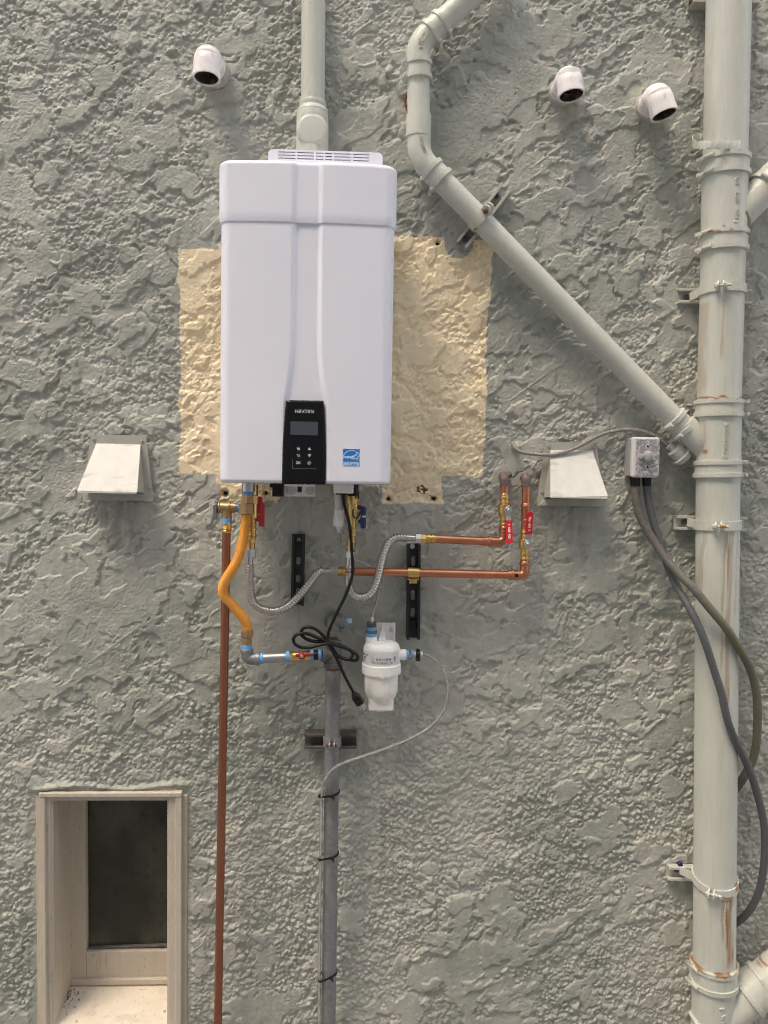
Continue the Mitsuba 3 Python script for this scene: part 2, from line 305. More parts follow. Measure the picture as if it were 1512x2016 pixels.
def arc_band(C, axis, r, w, t, a0, a1, n=40, drop=None):
    """flat strap bent round an axis from angle a0 to a1 (0 = +side, pi/2 = out from the wall)"""
    d = unit(axis); e2 = unit(OUT - d * (OUT @ d)); e1 = np.cross(e2, d); rows = []
    for th in np.linspace(a0, a1, n):
        q = math.cos(th) * e1 + math.sin(th) * e2; o = np.asarray(C) + (d * drop(th) if drop else 0)
        rows.append([o + q * r - d * w / 2, o + q * (r + t) - d * w / 2, o + q * (r + t) + d * w / 2, o + q * r + d * w / 2])
    return loft(rows)
def text(s, h, depth=.0006, bold=False):
    m = meshkit.text_mesh(s, h, depth, bold); v = np.asarray(m.vertices); return tm(v - [(v[:, 0].min() + v[:, 0].max()) / 2, h / 2, 0], m.faces)
def put(m, o, ex=X, ey=Z):
    ex = unit(ex); ez = unit(np.cross(ex, ey)); ey = np.cross(ez, ex)
    return tm(np.asarray(m.vertices) @ np.array([ex, ey, ez]) + np.asarray(o), m.faces)
def word(s, h, **k):
    """lettering with lower-case a and e drawn as tall as capitals"""
    out, x = [], 0.0
    for ch in s:
        m = meshkit.text_mesh(ch, h, .0006, False); v = np.array(m.vertices)
        if ch in 'aevimn': v[:, 1] *= h / v[:, 1].max()
        v[:, 0] = (v[:, 0] - v[:, 0].min()) * 1.12 + x; x = v[:, 0].max() + h * .26; out.append(tm(v, m.faces))
    m = cat(*out); v = np.asarray(m.vertices); return tm(v - [(v[:, 0].min() + v[:, 0].max()) / 2, h / 2, 0], m.faces)

used = {}
def key_of(name):
    k = used.get(name, 0); used[name] = k + 1
    return name if k == 0 else f'{name}_{k:03d}'
def thing(name, label, category, group=None):
    k = key_of(name); labels[k] = {'label': label, 'category': category}
    if group: labels[k]['group'] = group
    return k
def part(parent, name, mesh, mat, smooth=32, label=None, kind=None):
    k = key_of(parent + '__' + name)
    scene[k] = mikit.ply(mesh, mat, smooth=smooth)
    if label or kind: labels[k] = {**({'label': label} if label else {}), **({'kind': kind} if kind else {})}
    return k

# ------------------------------------------------------------------ setting: ground, unseen building added to shape the light
scene['ground'] = mikit.ply(tm([[-150, -150, 0], [150, -150, 0], [150, 150, 0], [-150, 150, 0]], [[0, 1, 2], [0, 2, 3]]), 'mat_ground')
labels['ground'] = {'label': 'grey concrete ground of the side yard', 'kind': 'structure', 'category': 'ground'}
ob = thing('unseen_sky_blocker', 'plain pale unseen building, added behind the camera to block low sky light', 'building')
part(ob, 'wall', cbox((0, -4.6, 4.3), (24, 8.6, .4), .01), 'mat_opposite', False)  # added box, out of view, tall enough to hold back frontal sky light

# ------------------------------------------------------------------ the stucco wall with its window
bd = thing('stucco_building', 'rough grey-green stucco wall with an unpainted tan patch behind the heater', 'building')
WIN = dict(xl=wx(89, 1800), xr=wx(338, 1800), zt=wz(220, 1570), zb=wz(220, 1570) - .78)
HOLES = [(862, 478, .0055), (443, 971, .0085), (523, 971, .006), (765, 982, .0065), (855, 982, .0055), (1331, 1700, .004)]
def stucco(x, z):
    shp = x.shape; P = np.stack([x, z, np.zeros_like(x)], -1); N = meshkit.noise; FB = meshkit.fbm
    st = lambda a, b, v: (lambda t: t * t * (3 - 2 * t))(np.clip((v - a) / (b - a), 0, 1))
    w1 = np.stack([FB(P * 19, 3, 5) - .5, FB(P * 19, 3, 9) - .5, 0 * x], -1); w2 = np.stack([FB(P * 80, 2, 6) - .5, FB(P * 80, 2, 19) - .5, 0 * x], -1)
    Q = P + w1 * .030 + w2 * .008
    h = (FB(P * 2.4, 3, 1) - .5) * .020 + (FB(P * 11, 2, 2) - .5) * .006
    low = st(1.35, .75, z)
    # pebbles of the dash coat
    rng = np.random.default_rng(8); pts = []; rad = []
    for cell, r0, r1, keep in ((.019, .0065, .012, .45), (.0115, .0042, .0075, .8), (.0075, .0026, .0046, .8)):
        gx, gz = np.meshgrid(np.arange(-1.12, 1.34, cell), np.arange(.1, 3.25, cell), indexing='ij')
        p = np.stack([gx.ravel(), gz.ravel()], 1) + rng.uniform(-.5, .5, (gx.size, 2)) * cell; k = rng.random(len(p)) < keep
        pts.append(p[k]); rad.append(rng.uniform(r0, r1, k.sum()))
    pts, rad = np.vstack(pts), np.concatenate(rad); ang = rng.uniform(0, np.pi, len(pts)); asp = rng.uniform(.6, 1.0, len(pts)); hh = np.minimum(rad, .0075) * rng.uniform(.45, 1.2, len(pts))
    pq = (P + w2 * .006)[..., :2].reshape(-1, 2); sel = (np.abs(pq[:, 0] - .11) < 1.22) & (pq[:, 1] > .11) & (pq[:, 1] < 3.24); qq = pq[sel]
    _, idx = cKDTree(pts).query(qq, k=8, workers=-1); sm = np.zeros(len(qq))
    for j in range(idx.shape[1]):
        i = idx[:, j]; d = qq - pts[i]; c, s = np.cos(ang[i]), np.sin(ang[i]); u, v = d[:, 0] * c + d[:, 1] * s, (d[:, 1] * c - d[:, 0] * s) / asp[i]
        sm = np.maximum(sm, np.sqrt(np.maximum(0, 1 - (u * u + v * v) / rad[i] ** 2)) ** .8 * hh[i])
    peb = np.zeros(len(pq)); peb[sel] = sm; peb = peb.reshape(shp)
    gran = (np.abs(2 * N(Q * 75, 6) - 1) * .0018 + (FB(Q * 36, 4, 3) - .5) * .012)
    # trowelled plates with broken edges lying over it
    sh = np.stack([Q[..., 0] * .80 + Q[..., 1] * .50, Q[..., 1] * 1.05 - Q[..., 0] * .62, 0 * x], -1)
    zone = FB(P * 2.3 + 7, 2, 77) - .5
    cal = 0 * x                                             # broad areas floated smooth
    for px, py, rx, ry, am in ((290, 560, 75, 260, .10), (760, 1060, 300, 130, .13), (930, 1300, 150, 90, .13), (1040, 720, 110, 190, .08), (905, 290, 90, 110, .10), (1010, 100, 90, 60, .07), (590, 1230, 90, 110, .10), (860, 700, 95, 250, .075), (390, 710, 45, 230, .06), (210, 1180, 110, 110, .06), (1250, 1150, 70, 170, .05), (60, 800, 60, 120, .06), (1290, 130, 50, 100, .10)):
        e = ((x - wx(px, py)) / (rx * .00142)) ** 2 + ((z - wz(px, py)) / (ry * .00142)) ** 2; cal = np.maximum(cal, am * np.exp(-e * .8))
    t1 = .525 - zone * .42 + .075 * low - cal
    p1 = FB(sh * 12, 4, 21); p2 = FB(sh * 18 + 4.7, 4, 33); p3 = FB(sh * 30 + 1.7, 3, 47)
    a = st(-.004, .024, p1 - t1); b = st(-.004, .026, p2 - t1 - .035); c = st(0, .03, p3 - .605 - .04 * low)
    flat = np.maximum(a, np.maximum(b, c * .9))
    lev = .0058 + .0026 * b + .0022 * a * b + (FB(P * 26, 4, 44) - .5) * .0034
    rz = .62 + .55 * st(.36, .62, FB(P * 5.5, 2, 90))
    h += (1 - flat) * (peb * rz * (.78 + .22 * low) * (1 - 3 * cal) + gran * .75 * rz) + flat * (lev + .10 * peb + .12 * gran)
    # trowel scratches and brush marks
    dg = P[..., 0] * .8 + P[..., 1] * .6; ds = P[..., 1] * .8 - P[..., 0] * .6
    sc = N(np.stack([dg * 4.5, ds * 60, 0 * x], -1), 61); h += np.where(sc > .93, (sc - .93) * .045, 0) * st(.52, .62, FB(P * 5, 2, 99))
    h += (N(np.stack([x * 140, z * 9, 0 * x], -1), 12) - .5) * .0005
    return h * 1.0
def axis_grid(a, b, fine, lo, hi):
    g = np.arange(a, b + fine, fine); k = np.geomspace(.01, 1, 9)
    return np.r_[(a - k * (a - lo))[::-1], g, g[-1] + k * (hi - g[-1])]
gx = axis_grid(-1.06, 1.28, .0028, -4.5, 4.5); gz = axis_grid(.13, 3.22, .0028, -.3, 7.5)
XX, ZZ = np.meshgrid(gx, gz, indexing='ij'); H = stucco(XX, ZZ)
sx0, sx1 = wx(78, 1800), wx(360, 1800)
near = np.clip(1 - np.maximum(np.maximum(sx0 - .012 - XX, XX - sx1 - .012), np.maximum(ZZ - wz(220, 1556), 0)) / .02, 0, 1)
H = H * (1 - near * .75)
# the mortar ledge smeared over the window head
led = np.exp(-((ZZ - (wz(220, 1548) + .006 * np.sin(XX * 23))) / .008) ** 2) * np.clip(1 - np.maximum(sx0 - XX, XX - sx1) / .03, 0, 1); H += led * .010
for px, py, r in HOLES:
    q = np.hypot(XX - wx(px, py), ZZ - wz(px, py)); H -= np.clip(1.6 - q / r, 0, 1) * .022
for px, py, r, hh in ((1015, 880, .012, .010), (1105, 197, .058, .012), (1270, 222, .058, .012), (423, 153, .055, .008)):
    q = np.hypot(XX - wx(px, py), ZZ - wz(px, py)); H += np.exp(-(q / r) ** 4) * hh
vv = np.stack([XX, -H, ZZ], -1).reshape(-1, 3); ff = grid_faces(len(gx), len(gz), False)
cc = vv[ff].mean(1); inside = (cc[:, 0] > WIN['xl'] - .008) & (cc[:, 0] < WIN['xr'] + .008) & (cc[:, 2] < WIN['zt'] + .006) & (cc[:, 2] > WIN['zb'] - .02)
ff = ff[~inside]
part(bd, 'wall', tm(vv, ff), 'mat_wall', True)

def window():
    xl, xr, zt, zb = WIN['xl'], WIN['xr'], WIN['zt'], WIN['zb']; pr, dep = .019, .125
    ol, orr, ot = wx(78, 1800, pr), wx(357, 1800, pr), wz(220, 1560.5, pr)
    il, ir, it = wx(89.5, 1800, pr), wx(345, 1800, pr), wz(220, 1569.5, pr)
    B = lambda x0, x1, z0, z1, d0, d1, b=.0015: cbox(((x0 + x1) / 2, -(d0 + d1) / 2, (z0 + z1) / 2), (x1 - x0, z1 - z0, d1 - d0), b)
    w = bd + '__window'; used[w] = 1
    g = lambda n, m, mat='mat_cream', s=32: part(w, n, m, mat, s)
    g('casing', B(ol, il, zb, it, -.02, pr)); g('casing', B(ir, orr, zb, it, -.02, pr)); g('casing', B(ol, orr, it + .0005, ot, -.02, pr + .002))
    # stepped stops and jambs going in
    g('stop', B(il - .004, il + .012, zb, it, -.03, pr - .010)); g('stop', B(ir - .020, ir + .004, zb, it, -.03, pr - .008)); g('stop', B(il - .004, ir + .004, it - .010, it + .006, -.03, pr - .012))
    g('jamb', B(il - .03, il + .017, zb, it, -dep - .03, .005)); g('jamb', B(ir - .026, ir + .03, zb, it, -dep - .03, .006)); g('jamb', B(il, ir, it - .017, it + .02, -dep - .03, .003))
    gl, gr_ = wx(169, 1800, -dep), wx(333, 1800, -dep) + .01
    zr0, zr1 = wz(250, 1925, -dep), wz(250, 1873, -dep)
    g('stile', B(il - .01, gl, zb, it, -dep - .04, -dep)); g('bottom_rail', B(gl + .0005, gr_ + .03, zr0 - .014, zr1, -dep - .04, -dep - .001)); g('lip', B(il + .01, gr_ + .03, zr0 - .016, zr0 + .001, -dep - .02, -dep + .010))
    g('pane', B(gl - .01, gr_ + .03, zr1 - .01, it, -dep - .035, -dep - .022, .001), 'mat_pane')
    g('putty', strip((gl + .004, dep + .016, zr1 + .003), (gr_ + .01, dep + .016, zr1 + .010), .006, .010), 'mat_iron')
    zs = wz(250, 1937, -dep)
    g('sill', loft([[(il, dep, zs), (il, dep, zs - .05), (il, -.05, zs - .115), (il, -.05, zs - .052)], [(ir, dep, zs), (ir, dep, zs - .05), (ir, -.05, zs - .115), (ir, -.05, zs - .052)]]), 'mat_sill', False)
    rs = np.random.default_rng(5); bits = []
    for _ in range(34):
        a = abs(rs.normal(0, .02)); q = np.array([il + .020 + a, dep - abs(rs.normal(0, .03)) - .012, 0]); q[2] = zs - .052 * (dep - q[1]) / (dep + .05) + .001
        bits.append(cbox(q, rs.uniform(.0015, .005, 3), .0004, trimesh.transformations.random_rotation_matrix(rs.random(3))[:3, :3]))
    part(w, 'dirt_crumbs', cat(*bits), 'mat_iron', False, kind='stuff')
window()
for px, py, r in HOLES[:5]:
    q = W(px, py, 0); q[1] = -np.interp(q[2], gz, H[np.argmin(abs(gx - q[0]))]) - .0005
    part(bd, 'hole_shade', lathe(q + OUT * -.004, OUT, [(0, r * .55), (.009, r * .62), (.0095, r * .5)], 12), 'mat_hole_shade')  # dark discs painted as the shade inside the wall holes

# ------------------------------------------------------------------ water heater
HD, HB = .300, .045                                    # front and back of the casing
hc = (W(603, 640, HD))[0]
hzt, hzb, hcap = wz(603, 316, HD), wz(600, 951.5, HD), wz(603, 437, HD)
HW = wx(771, 700, HD - .02) - wx(430, 700, HD - .02)
def hfront(x, hw=None):                                # the slightly bowed front
    return HD - .010 * (2 * np.abs(x) / HW) ** 2.4
def chan_w(z):                                          # half width of the recessed middle channel
    t = np.clip((wz(603, 640, HD) - z) / (wz(603, 640, HD) - wz(603, 790, HD)), 0, 1)
    return .0305 + .0165 * t ** 2.2
def casing_rows(zs, grow, top_r, bot_r, z0, z1, cdepth=.009):
    rows = []
    for z in zs:
        ins = 0.0
        if bot_r and z < z0 + bot_r: ins = bot_r * (1 - math.sqrt(max(0, 1 - ((z0 + bot_r - z) / bot_r) ** 2)))
        if top_r and z > z1 - top_r: ins = top_r * (1 - math.sqrt(max(0, 1 - ((z - z1 + top_r) / top_r) ** 2)))
        hw = HW / 2 + grow - ins; R = .030
        xs = np.r_[np.linspace(-hw + R, -.062, 10), np.linspace(-.06, .06, 61), np.linspace(.062, hw - R, 10)]
        wc = chan_w(z); t = np.clip((wc + .007 - np.abs(xs)) / .014, 0, 1); ch = cdepth * t * t * (3 - 2 * t)
        fr = [(x, hfront(x) + grow - ins - c) for x, c in zip(xs, ch)]
        dl = fr[0][1]; th = np.linspace(0, np.pi / 2, 9)[:-1]
        left = [(-hw + R - R * math.cos(a), dl - R * 1.15 + R * 1.15 * math.sin(a)) for a in th]
        right = [(-x, d) for x, d in left[::-1]]
        pts = [(-hw, HB), (-hw, HB + .06)] + left + fr + right + [(hw, HB + .06), (hw, HB)]
        rows.append([(hc + x, -d, z) for x, d in pts])
    return rows
wh = thing('water_heater', 'white tankless water heater with a black control panel mounted over a tan wall patch', 'water heater')
br = .008
zs = np.r_[hzb + br * (1 - np.cos(np.linspace(0, np.pi / 2, 9))), np.linspace(hzb + .02, hcap + .03, 60)]
part(wh, 'body', loft(casing_rows(zs, 0, 0, br, hzb, hcap)), 'mat_heater', 40)
zc0, zc1 = hcap - .001, hzt
zs = np.r_[np.linspace(zc0, zc1 - .012, 12), zc1 - .012 * np.cos(np.linspace(0, np.pi / 2, 9)) * 1 + 0][:]
zs = np.r_[np.linspace(zc0, zc1 - .0125, 12), zc1 - .012 + .012 * np.sin(np.linspace(0, np.pi / 2, 9))]
part(wh, 'cover', loft(casing_rows(zs, .0045, .012, .002, zc0, zc1, .0065)), 'mat_heater', 40, label='white top cover with a lipped lower edge')
def grille():
    d = .215; a, b = W(528, 297, d), W(753.5, 304, d); zt = wz(640, 297.5, d); zb = hzt - .004
    w = b[0] - a[0]; c = np.array([(a[0] + b[0]) / 2, -d, 0]); sl = (304 - 297) / 226 * 0
    sh = sbox(-w / 2, zb, w / 2, zt + 0.0); sh = sbox(-w / 2 + .012, zb - .02, w / 2 - .012, zt - .012).buffer(.012)
    holes = []
    us = [587, 686, 693, 790, 797, 843, 849, 891, 898, 997, 1004, 1098]
    for i in range(0, 12, 2):
        for v in (103, 119, 135):
            x0, x1 = W(340 + us[i] / 2.8, 0, d)[0], W(340 + us[i + 1] / 2.8, 0, d)[0]
            zz = zt - (v - 95) / 2.8 * S(d) - .001
            holes.append(sbox(x0 - c[0] + .0008, zz - .0028, x1 - c[0] - .0008, zz))
    front = sh.difference(shapely.union_all(holes))
    ev = part(wh, 'exhaust_grille', cat(extrude(front, .004, (c[0], -d + .002, 0)), extrude(sh.difference(sh.buffer(-.004)), .12, (c[0], -d + .122, 0))), 'mat_heater', 32)
    part(ev, 'duct', extrude(sh.buffer(-.005), .004, (c[0], -d + .03, 0)), 'mat_screen')
grille()
def onface(m, px, py, off=.0, dd=None):
    """lay flat lettering on the bowed casing front at a photograph pixel"""
    o = W(px, py, HD); v = np.array(m.vertices); x = o[0] + v[:, 0]; d = (hfront(x - hc) if dd is None else dd(x - hc)) + off + v[:, 2]
    return tm(np.stack([x, -d, o[2] + v[:, 1]], 1), m.faces)
def panel():
    prof = [(788.3, 34.5), (789, 35.2), (791.5, 36.5), (800, 37.4), (815, 38.6), (835, 40.0), (860, 41.4), (890, 42.3), (920, 42.6), (945, 42.6), (951.5, 42.3), (953.6, 41.2)]
    ps = CubicSpline([p[0] for p in prof], [p[1] for p in prof]); rows = []
    for y in np.r_[prof[0][0], 788.9, 790, 792, np.linspace(796, 948, 24), 951.5, 953.6]:
        cx = 600.2 - (y - 788) * .0125; hw = float(np.interp(y, [p[0] for p in prof], [p[1] for p in prof])) * S(HD); z = wz(cx, y, HD); xc = wx(cx, y, HD)
        e = min(1, max(0, (y - 788.3) / 3)) * min(1, max(0.2, (953.9 - y) / 3)); t = np.sin(np.linspace(-np.pi / 2, np.pi / 2, 31)); xs = t * hw
        d = HD + .0012 + .004 * (1 - np.abs(t) ** 10) * e - .012 * (1 - e) * 0
        rows.append([(xc + x, -q, z) for x, q in zip(xs, d)] + [(xc + hw, -(HD - .016), z), (xc - hw, -(HD - .016), z)])
    cp = part(wh, 'control_panel', loft(rows), 'mat_gloss_black', 40)
    dd = lambda x: HD + .0052 + 0 * x
    part(cp, 'screen', onface(extrude(sbox(-.5, -.5, .5, .5).buffer(0), .0006, (0, 0, 0), X, np.array([0, 1.0, 0])).apply_scale((53.5 * S(HD), 26 * S(HD), 1)), 599.2, 843.6, 0, dd), 'mat_screen')
    part(cp, 'brand_lettering', onface(word('NaVIeN', 6.0 * S(HD)), 599.5, 810.2, 0, dd), 'mat_print', False)
    k = S(HD)
    tri = Polygon([(-3 * k, -2.4 * k), (3 * k, -2.4 * k), (0, 3 * k)])
    arrow = LineString([(-2.2 * k, 1.4 * k), (1.2 * k, 1.4 * k), (2.6 * k, 0), (1.2 * k, -1.9 * k), (-1.4 * k, -1.9 * k)]).buffer(.45 * k).union(Polygon([(-3.4 * k, 1.4 * k), (-1.4 * k, 3 * k), (-1.4 * k, -.2 * k)]))
    th = np.linspace(.5 * np.pi + .55, 2.5 * np.pi - .55, 24); pw = LineString(np.stack([2.6 * k * np.cos(th), 2.6 * k * np.sin(th)], 1)).buffer(.42 * k).union(LineString([(0, .2 * k), (0, 3 * k)]).buffer(.42 * k))
    E = lambda s: extrude(s, .0004, (0, 0, 0), X, np.array([0, 1.0, 0]))
    for nm, m, q in (('menu_key', text('M', 5.2 * k, .0004, True), (588, 883.5)), ('up_key', E(tri), (609.4, 883.5)), ('back_key', E(arrow), (588, 897.3)), ('down_key', E(affinity.scale(tri, 1, -1)), (609.4, 897.6)),
                     ('confirm_key', text('OK', 4.8 * k, .0004, True), (587.6, 911)), ('power_key', E(pw), (608.9, 911.5))):
        part(cp, nm, onface(m, *q, 0, dd), 'mat_print', False)
    part(cp, 'key_border', onface(E(LineString([(-23.5 * k, 18 * k), (-23.5 * k, 0), (23.5 * k, 0)]).buffer(.28 * k)), 599.2, 922, 0, dd), 'mat_print_dim', False)
panel()
def sticker():
    k = S(HD); w, h = 33 * k, 34 * k
    E = lambda s, t=.0004: extrude(s, t, (0, 0, 0), X, np.array([0, 1.0, 0]))
    q = (691.5, 901)
    es = part(wh, 'efficiency_sticker', onface(E(sbox(-w / 2, -h / 2, w / 2, h / 2), .0006), *q, .0001), 'mat_blue', False, label='blue efficiency sticker on the lower right of the casing')
    th = np.linspace(.12 * np.pi, .90 * np.pi, 30); arc = LineString(np.stack([18 * k * np.cos(th) + .6 * k, 18 * k * np.sin(th) - 4 * k], 1)).buffer(.45 * k).intersection(sbox(-w / 2, -h / 2, w / 2, h / 2))
    star = [(r * math.sin(a) * k + 9.0 * k, r * math.cos(a) * k + 1.5 * k) for a, r in [(i * np.pi / 5 + .1, 7.0 if i % 2 == 0 else 2.9) for i in range(10)]]
    st = Polygon(star); st = st.buffer(.35 * k).difference(st.buffer(-.45 * k))
    st = st.intersection(sbox(-w / 2, -h / 2, w / 2, h / 2))
    t = text('energy', 5.2 * k, .0004, True); v = np.array(t.vertices); v[:, 0] = v[:, 0] * .92 + v[:, 1] * .35; tx = tm(v * [1, .9, 1] + [-5.0 * k, 1.2 * k, 0], t.faces)
    cap = text('ENERGY STAR', 4.6 * k, .0004, True); cv = np.array(cap.vertices); cv[:, 0] *= (w * .94) / (cv[:, 0].max() - cv[:, 0].min())
    part(es, 'emblem', onface(cat(E(arc), E(st), tx), *q, .0008), 'mat_white_print', False)
    part(es, 'lettering', onface(cat(E(sbox(-w / 2, -9.4 * k, w / 2, -8.5 * k)), tm(cv + [0, -13.1 * k, 0], cap.faces)), *q, .0008), 'mat_white_print', False)
sticker()
# what hangs under the casing
ud = HB + .02
part(wh, 'underside', pbox(436, 946, 766, 955, HB + .01, HD - .03, .002), 'mat_under')
mb = part(wh, 'mounting_bracket', cat(pbox(559, 950, 621, 978, .03, .033), pbox(559, 950, 621, 958, .033, .09)), 'mat_white_plastic')
for px in (574, 610):
    part(mb, 'washer', cat(cyl(W(px, 966, .033), W(px, 966, .036), .0125), cyl(W(px, 966, .036), W(px, 966, .042), .0052, 6)), 'mat_zinc')
part(mb, 'gap', pbox(585.5, 954, 594, 969, .033, .036), 'mat_black')  # black block standing in for the shade in the bracket gap
part(wh, 'drain_block', pbox(622, 953, 651, 978, .04, .075, .002), 'mat_under')
part(wh, 'black_bracket', cat(pbox(531, 952, 557, 960, .03, .09), pbox(536, 960, 557, 978, .03, .06)), 'mat_black')
part(wh, 'cord_box', pbox(656.5, 951, 696, 971.5, .07, .16, .002), 'mat_white_plastic', label='white cable outlet box under the casing')
part(wh, 'cord_box_lip', pbox(661, 971.5, 694, 974.5, .08, .155, .001), 'mat_black')
part(wh, 'fixing_foot', cat(pbox(700, 954, 713, 967, .05, .08, .002), cyl(W(706.5, 962, .08), W(706.5, 962, .085), .0035, 6)), 'mat_zinc')

# ------------------------------------------------------------------ plumbing under the heater
GD = .125                                              # gas line depth, in front of the hot and cold lines
def P2(px, y0, y1, d, px2=None): return W(px, y0, d), W(px if px2 is None else px2, y1, d)
def tape(parent, A, B, r):
    A, B = np.asarray(A), np.asarray(B); L = np.linalg.norm(B - A); rs = np.random.default_rng(int(abs(A[0]) * 1e5))
    part(parent, 'thread_tape', lathe(A, B - A, [(L * t, r * (1 + rs.uniform(-.03, .05))) for t in np.linspace(0, 1, 7)], 20), 'mat_tape')
gu = thing('gas_union', 'bronze gas union directly under the left end of the white heater', 'pipe fitting')
part(gu, 'inlet', cyl(*P2(489, 950, 968, GD), 12.5 * S(GD)), 'mat_zinc')
tape(gu, *P2(488, 967, 974, GD), 11.5 * S(GD))
part(gu, 'nut', hexn(*P2(487.5, 973, 991.5, GD), 11.2 * S(GD)), 'mat_bronze', False)
part(gu, 'nut', hexn(*P2(485.5, 991, 1012, GD), 14.6 * S(GD)), 'mat_bronze', False)
part(gu, 'branch', cyl(W(474, 1000, GD), W(466, 999.5, GD), 8.5 * S(GD)), 'mat_bronze')
tape(gu, W(472, 1000, GD), W(463.5, 999.3, GD), 8.6 * S(GD))
rv = thing('relief_valve', 'bronze relief valve with a grey lever, left of the gas union', 'valve')
q = W(446, 1000, GD)
part(rv, 'body', cat(lathe(W(430, 999, GD), X, [(0, .0125), (.001, .0165), (.004, .0165), (.006, .0145), (.026, .0145), (.028, .0165), (.031, .0165), (.033, .0135), (.036, .0135), (.046, .0135), (.048, .010)]), cyl(W(446.5, 1004, GD), W(446.5, 1020, GD), 9.8 * S(GD), r2=9.6 * S(GD)), lathe(W(446.5, 1016.5, GD), -Z, [(0, .0125), (.001, .0142), (.004, .0142), (.005, .0125)])), 'mat_bronze')
part(rv, 'nut', hexn(W(453, 999.3, GD), W(462, 999.5, GD), 9.4 * S(GD)), 'mat_bronze', False)
part(rv, 'cap', cyl(W(428, 999, GD), W(430.5, 999, GD), .0155), 'mat_black')
part(rv, 'lever', cat(strip(W(423.4, 993.5, GD), W(423, 1021.5, GD), .0095, .004), strip(W(423, 997, GD), W(429, 997, GD), .005, .004)), 'mat_lever_grey')
tape(rv, *P2(446.5, 1019.5, 1028.5, GD), 9.9 * S(GD))
dp = thing('copper_drain_pipe', 'long dull copper drain pipe running down from the relief valve to the ground', 'pipe')
A, Bq = W(446, 1047, GD), W(429, 2016, .06); dirn = Bq - A
part(dp, 'press_fitting', ring_fit(W(446.5, 1028, GD), W(446, 1049, GD), 8.7 * S(GD), (.55, .8)), 'mat_brass')
part(dp, 'pipe', cyl(A, A + dirn * (A[2] - .06) / (A[2] - Bq[2]), .0111), 'mat_copper_dark')

def corrug(pts, r, amp, pitch, n=18, step=.0011, exp=1.0):
    P = spline(pts, step); s = length(P)
    return tube(P, r - amp + amp * np.abs(np.sin(np.pi * s / pitch)) ** exp, n)
gh = thing('gas_hose', 'yellow corrugated gas hose bending down from the gas union', 'hose')
GH = [(485, 1012, GD), (484, 1025, GD), (481, 1049, GD), (474, 1082, .13), (463, 1111, .135), (449.5, 1133, .135), (439.5, 1154, .13), (440.5, 1170, .125), (451, 1184, .12), (467, 1202, .115), (481, 1220, .11), (486.5, 1234, .105), (487, 1242, .105)]
part(gh, 'hose', corrug([W(*g) for g in GH], 10.2 * S(GD), .0024, .0054, 20, .0007, .8), 'mat_gas', True)
part(gh, 'nut', cat(hexn(*P2(487, 1240, 1253.5, .105), 12 * S(.1)), cyl(*P2(487, 1253, 1257, .105), 8.5 * S(.1))), 'mat_bronze', False)
part(gh, 'nut', hexn(*P2(486, 1256, 1269, .105), 9.8 * S(.1)), 'mat_bronze', False)
gp = thing('gas_branch_pipe', 'short grey gas pipe with an elbow and blue thread tape below the yellow hose', 'pipe')
BD = .105
tape(gp, *P2(485.5, 1268, 1280, BD), 10 * S(BD))
part(gp, 'elbow', tube(fillet([W(486, 1278, BD), W(487, 1297.5, BD), W(511, 1297, BD)], .021), 11.5 * S(BD), 24), 'mat_galv', 40)
part(gp, 'elbow_rim', cat(cyl(*P2(485.7, 1277.5, 1284, BD), 13.0 * S(BD)), cyl(W(503.5, 1297.2, BD), W(511.5, 1296.8, BD), 13.2 * S(BD))), 'mat_galv')
tape(gp, W(510.5, 1296.8, BD), W(519.5, 1296.2, BD), 10.6 * S(BD))
part(gp, 'nipple', cyl(W(517, 1296.2, BD), W(566, 1293, BD), 9.7 * S(BD)), 'mat_nipple')
tape(gp, W(563, 1293.1, BD), W(570.5, 1292.6, BD), 10.7 * S(BD))
gv = thing('gas_shutoff_valve', 'brass gas valve with a dark red handle beside the tee', 'valve')
part(gv, 'body', cat(cyl(W(569.5, 1292.6, BD), W(578, 1292.1, BD), 10.8 * S(BD), 8), cyl(W(577, 1292.2, BD), W(604, 1290.6, BD), 9.4 * S(BD)), cyl(W(603, 1290.6, BD), W(612, 1290, BD), 10.8 * S(BD), 8)), 'mat_brass', 30)
hq = W(594.5, 1290, BD + .014)
hd_ = part(gv, 'handle', cat(cyl(hq, hq + OUT * .010, 7.2 * S(BD), 24, ch=.002), strip(W(600, 1289.8, BD + .02), W(616.5, 1288.8, BD + .02), .0075, .005), strip(W(582, 1290.5, BD + .02), W(589, 1290.2, BD + .02), .0075, .005)), 'mat_red_dark')
part(hd_, 'screw', cyl(hq + OUT * .010, hq + OUT * .0125, 3.4 * S(BD), 20), 'mat_zinc')
tape(gv, W(611.5, 1290, BD), W(617.5, 1289.6, BD), 10.6 * S(BD))
part(gv, 'black_nipple', cyl(W(616, 1289.7, BD), W(628.5, 1289, BD), 9.8 * S(BD)), 'mat_black')
tape(gv, W(627, 1289, BD), W(633.5, 1288.6, BD), 10.4 * S(BD))

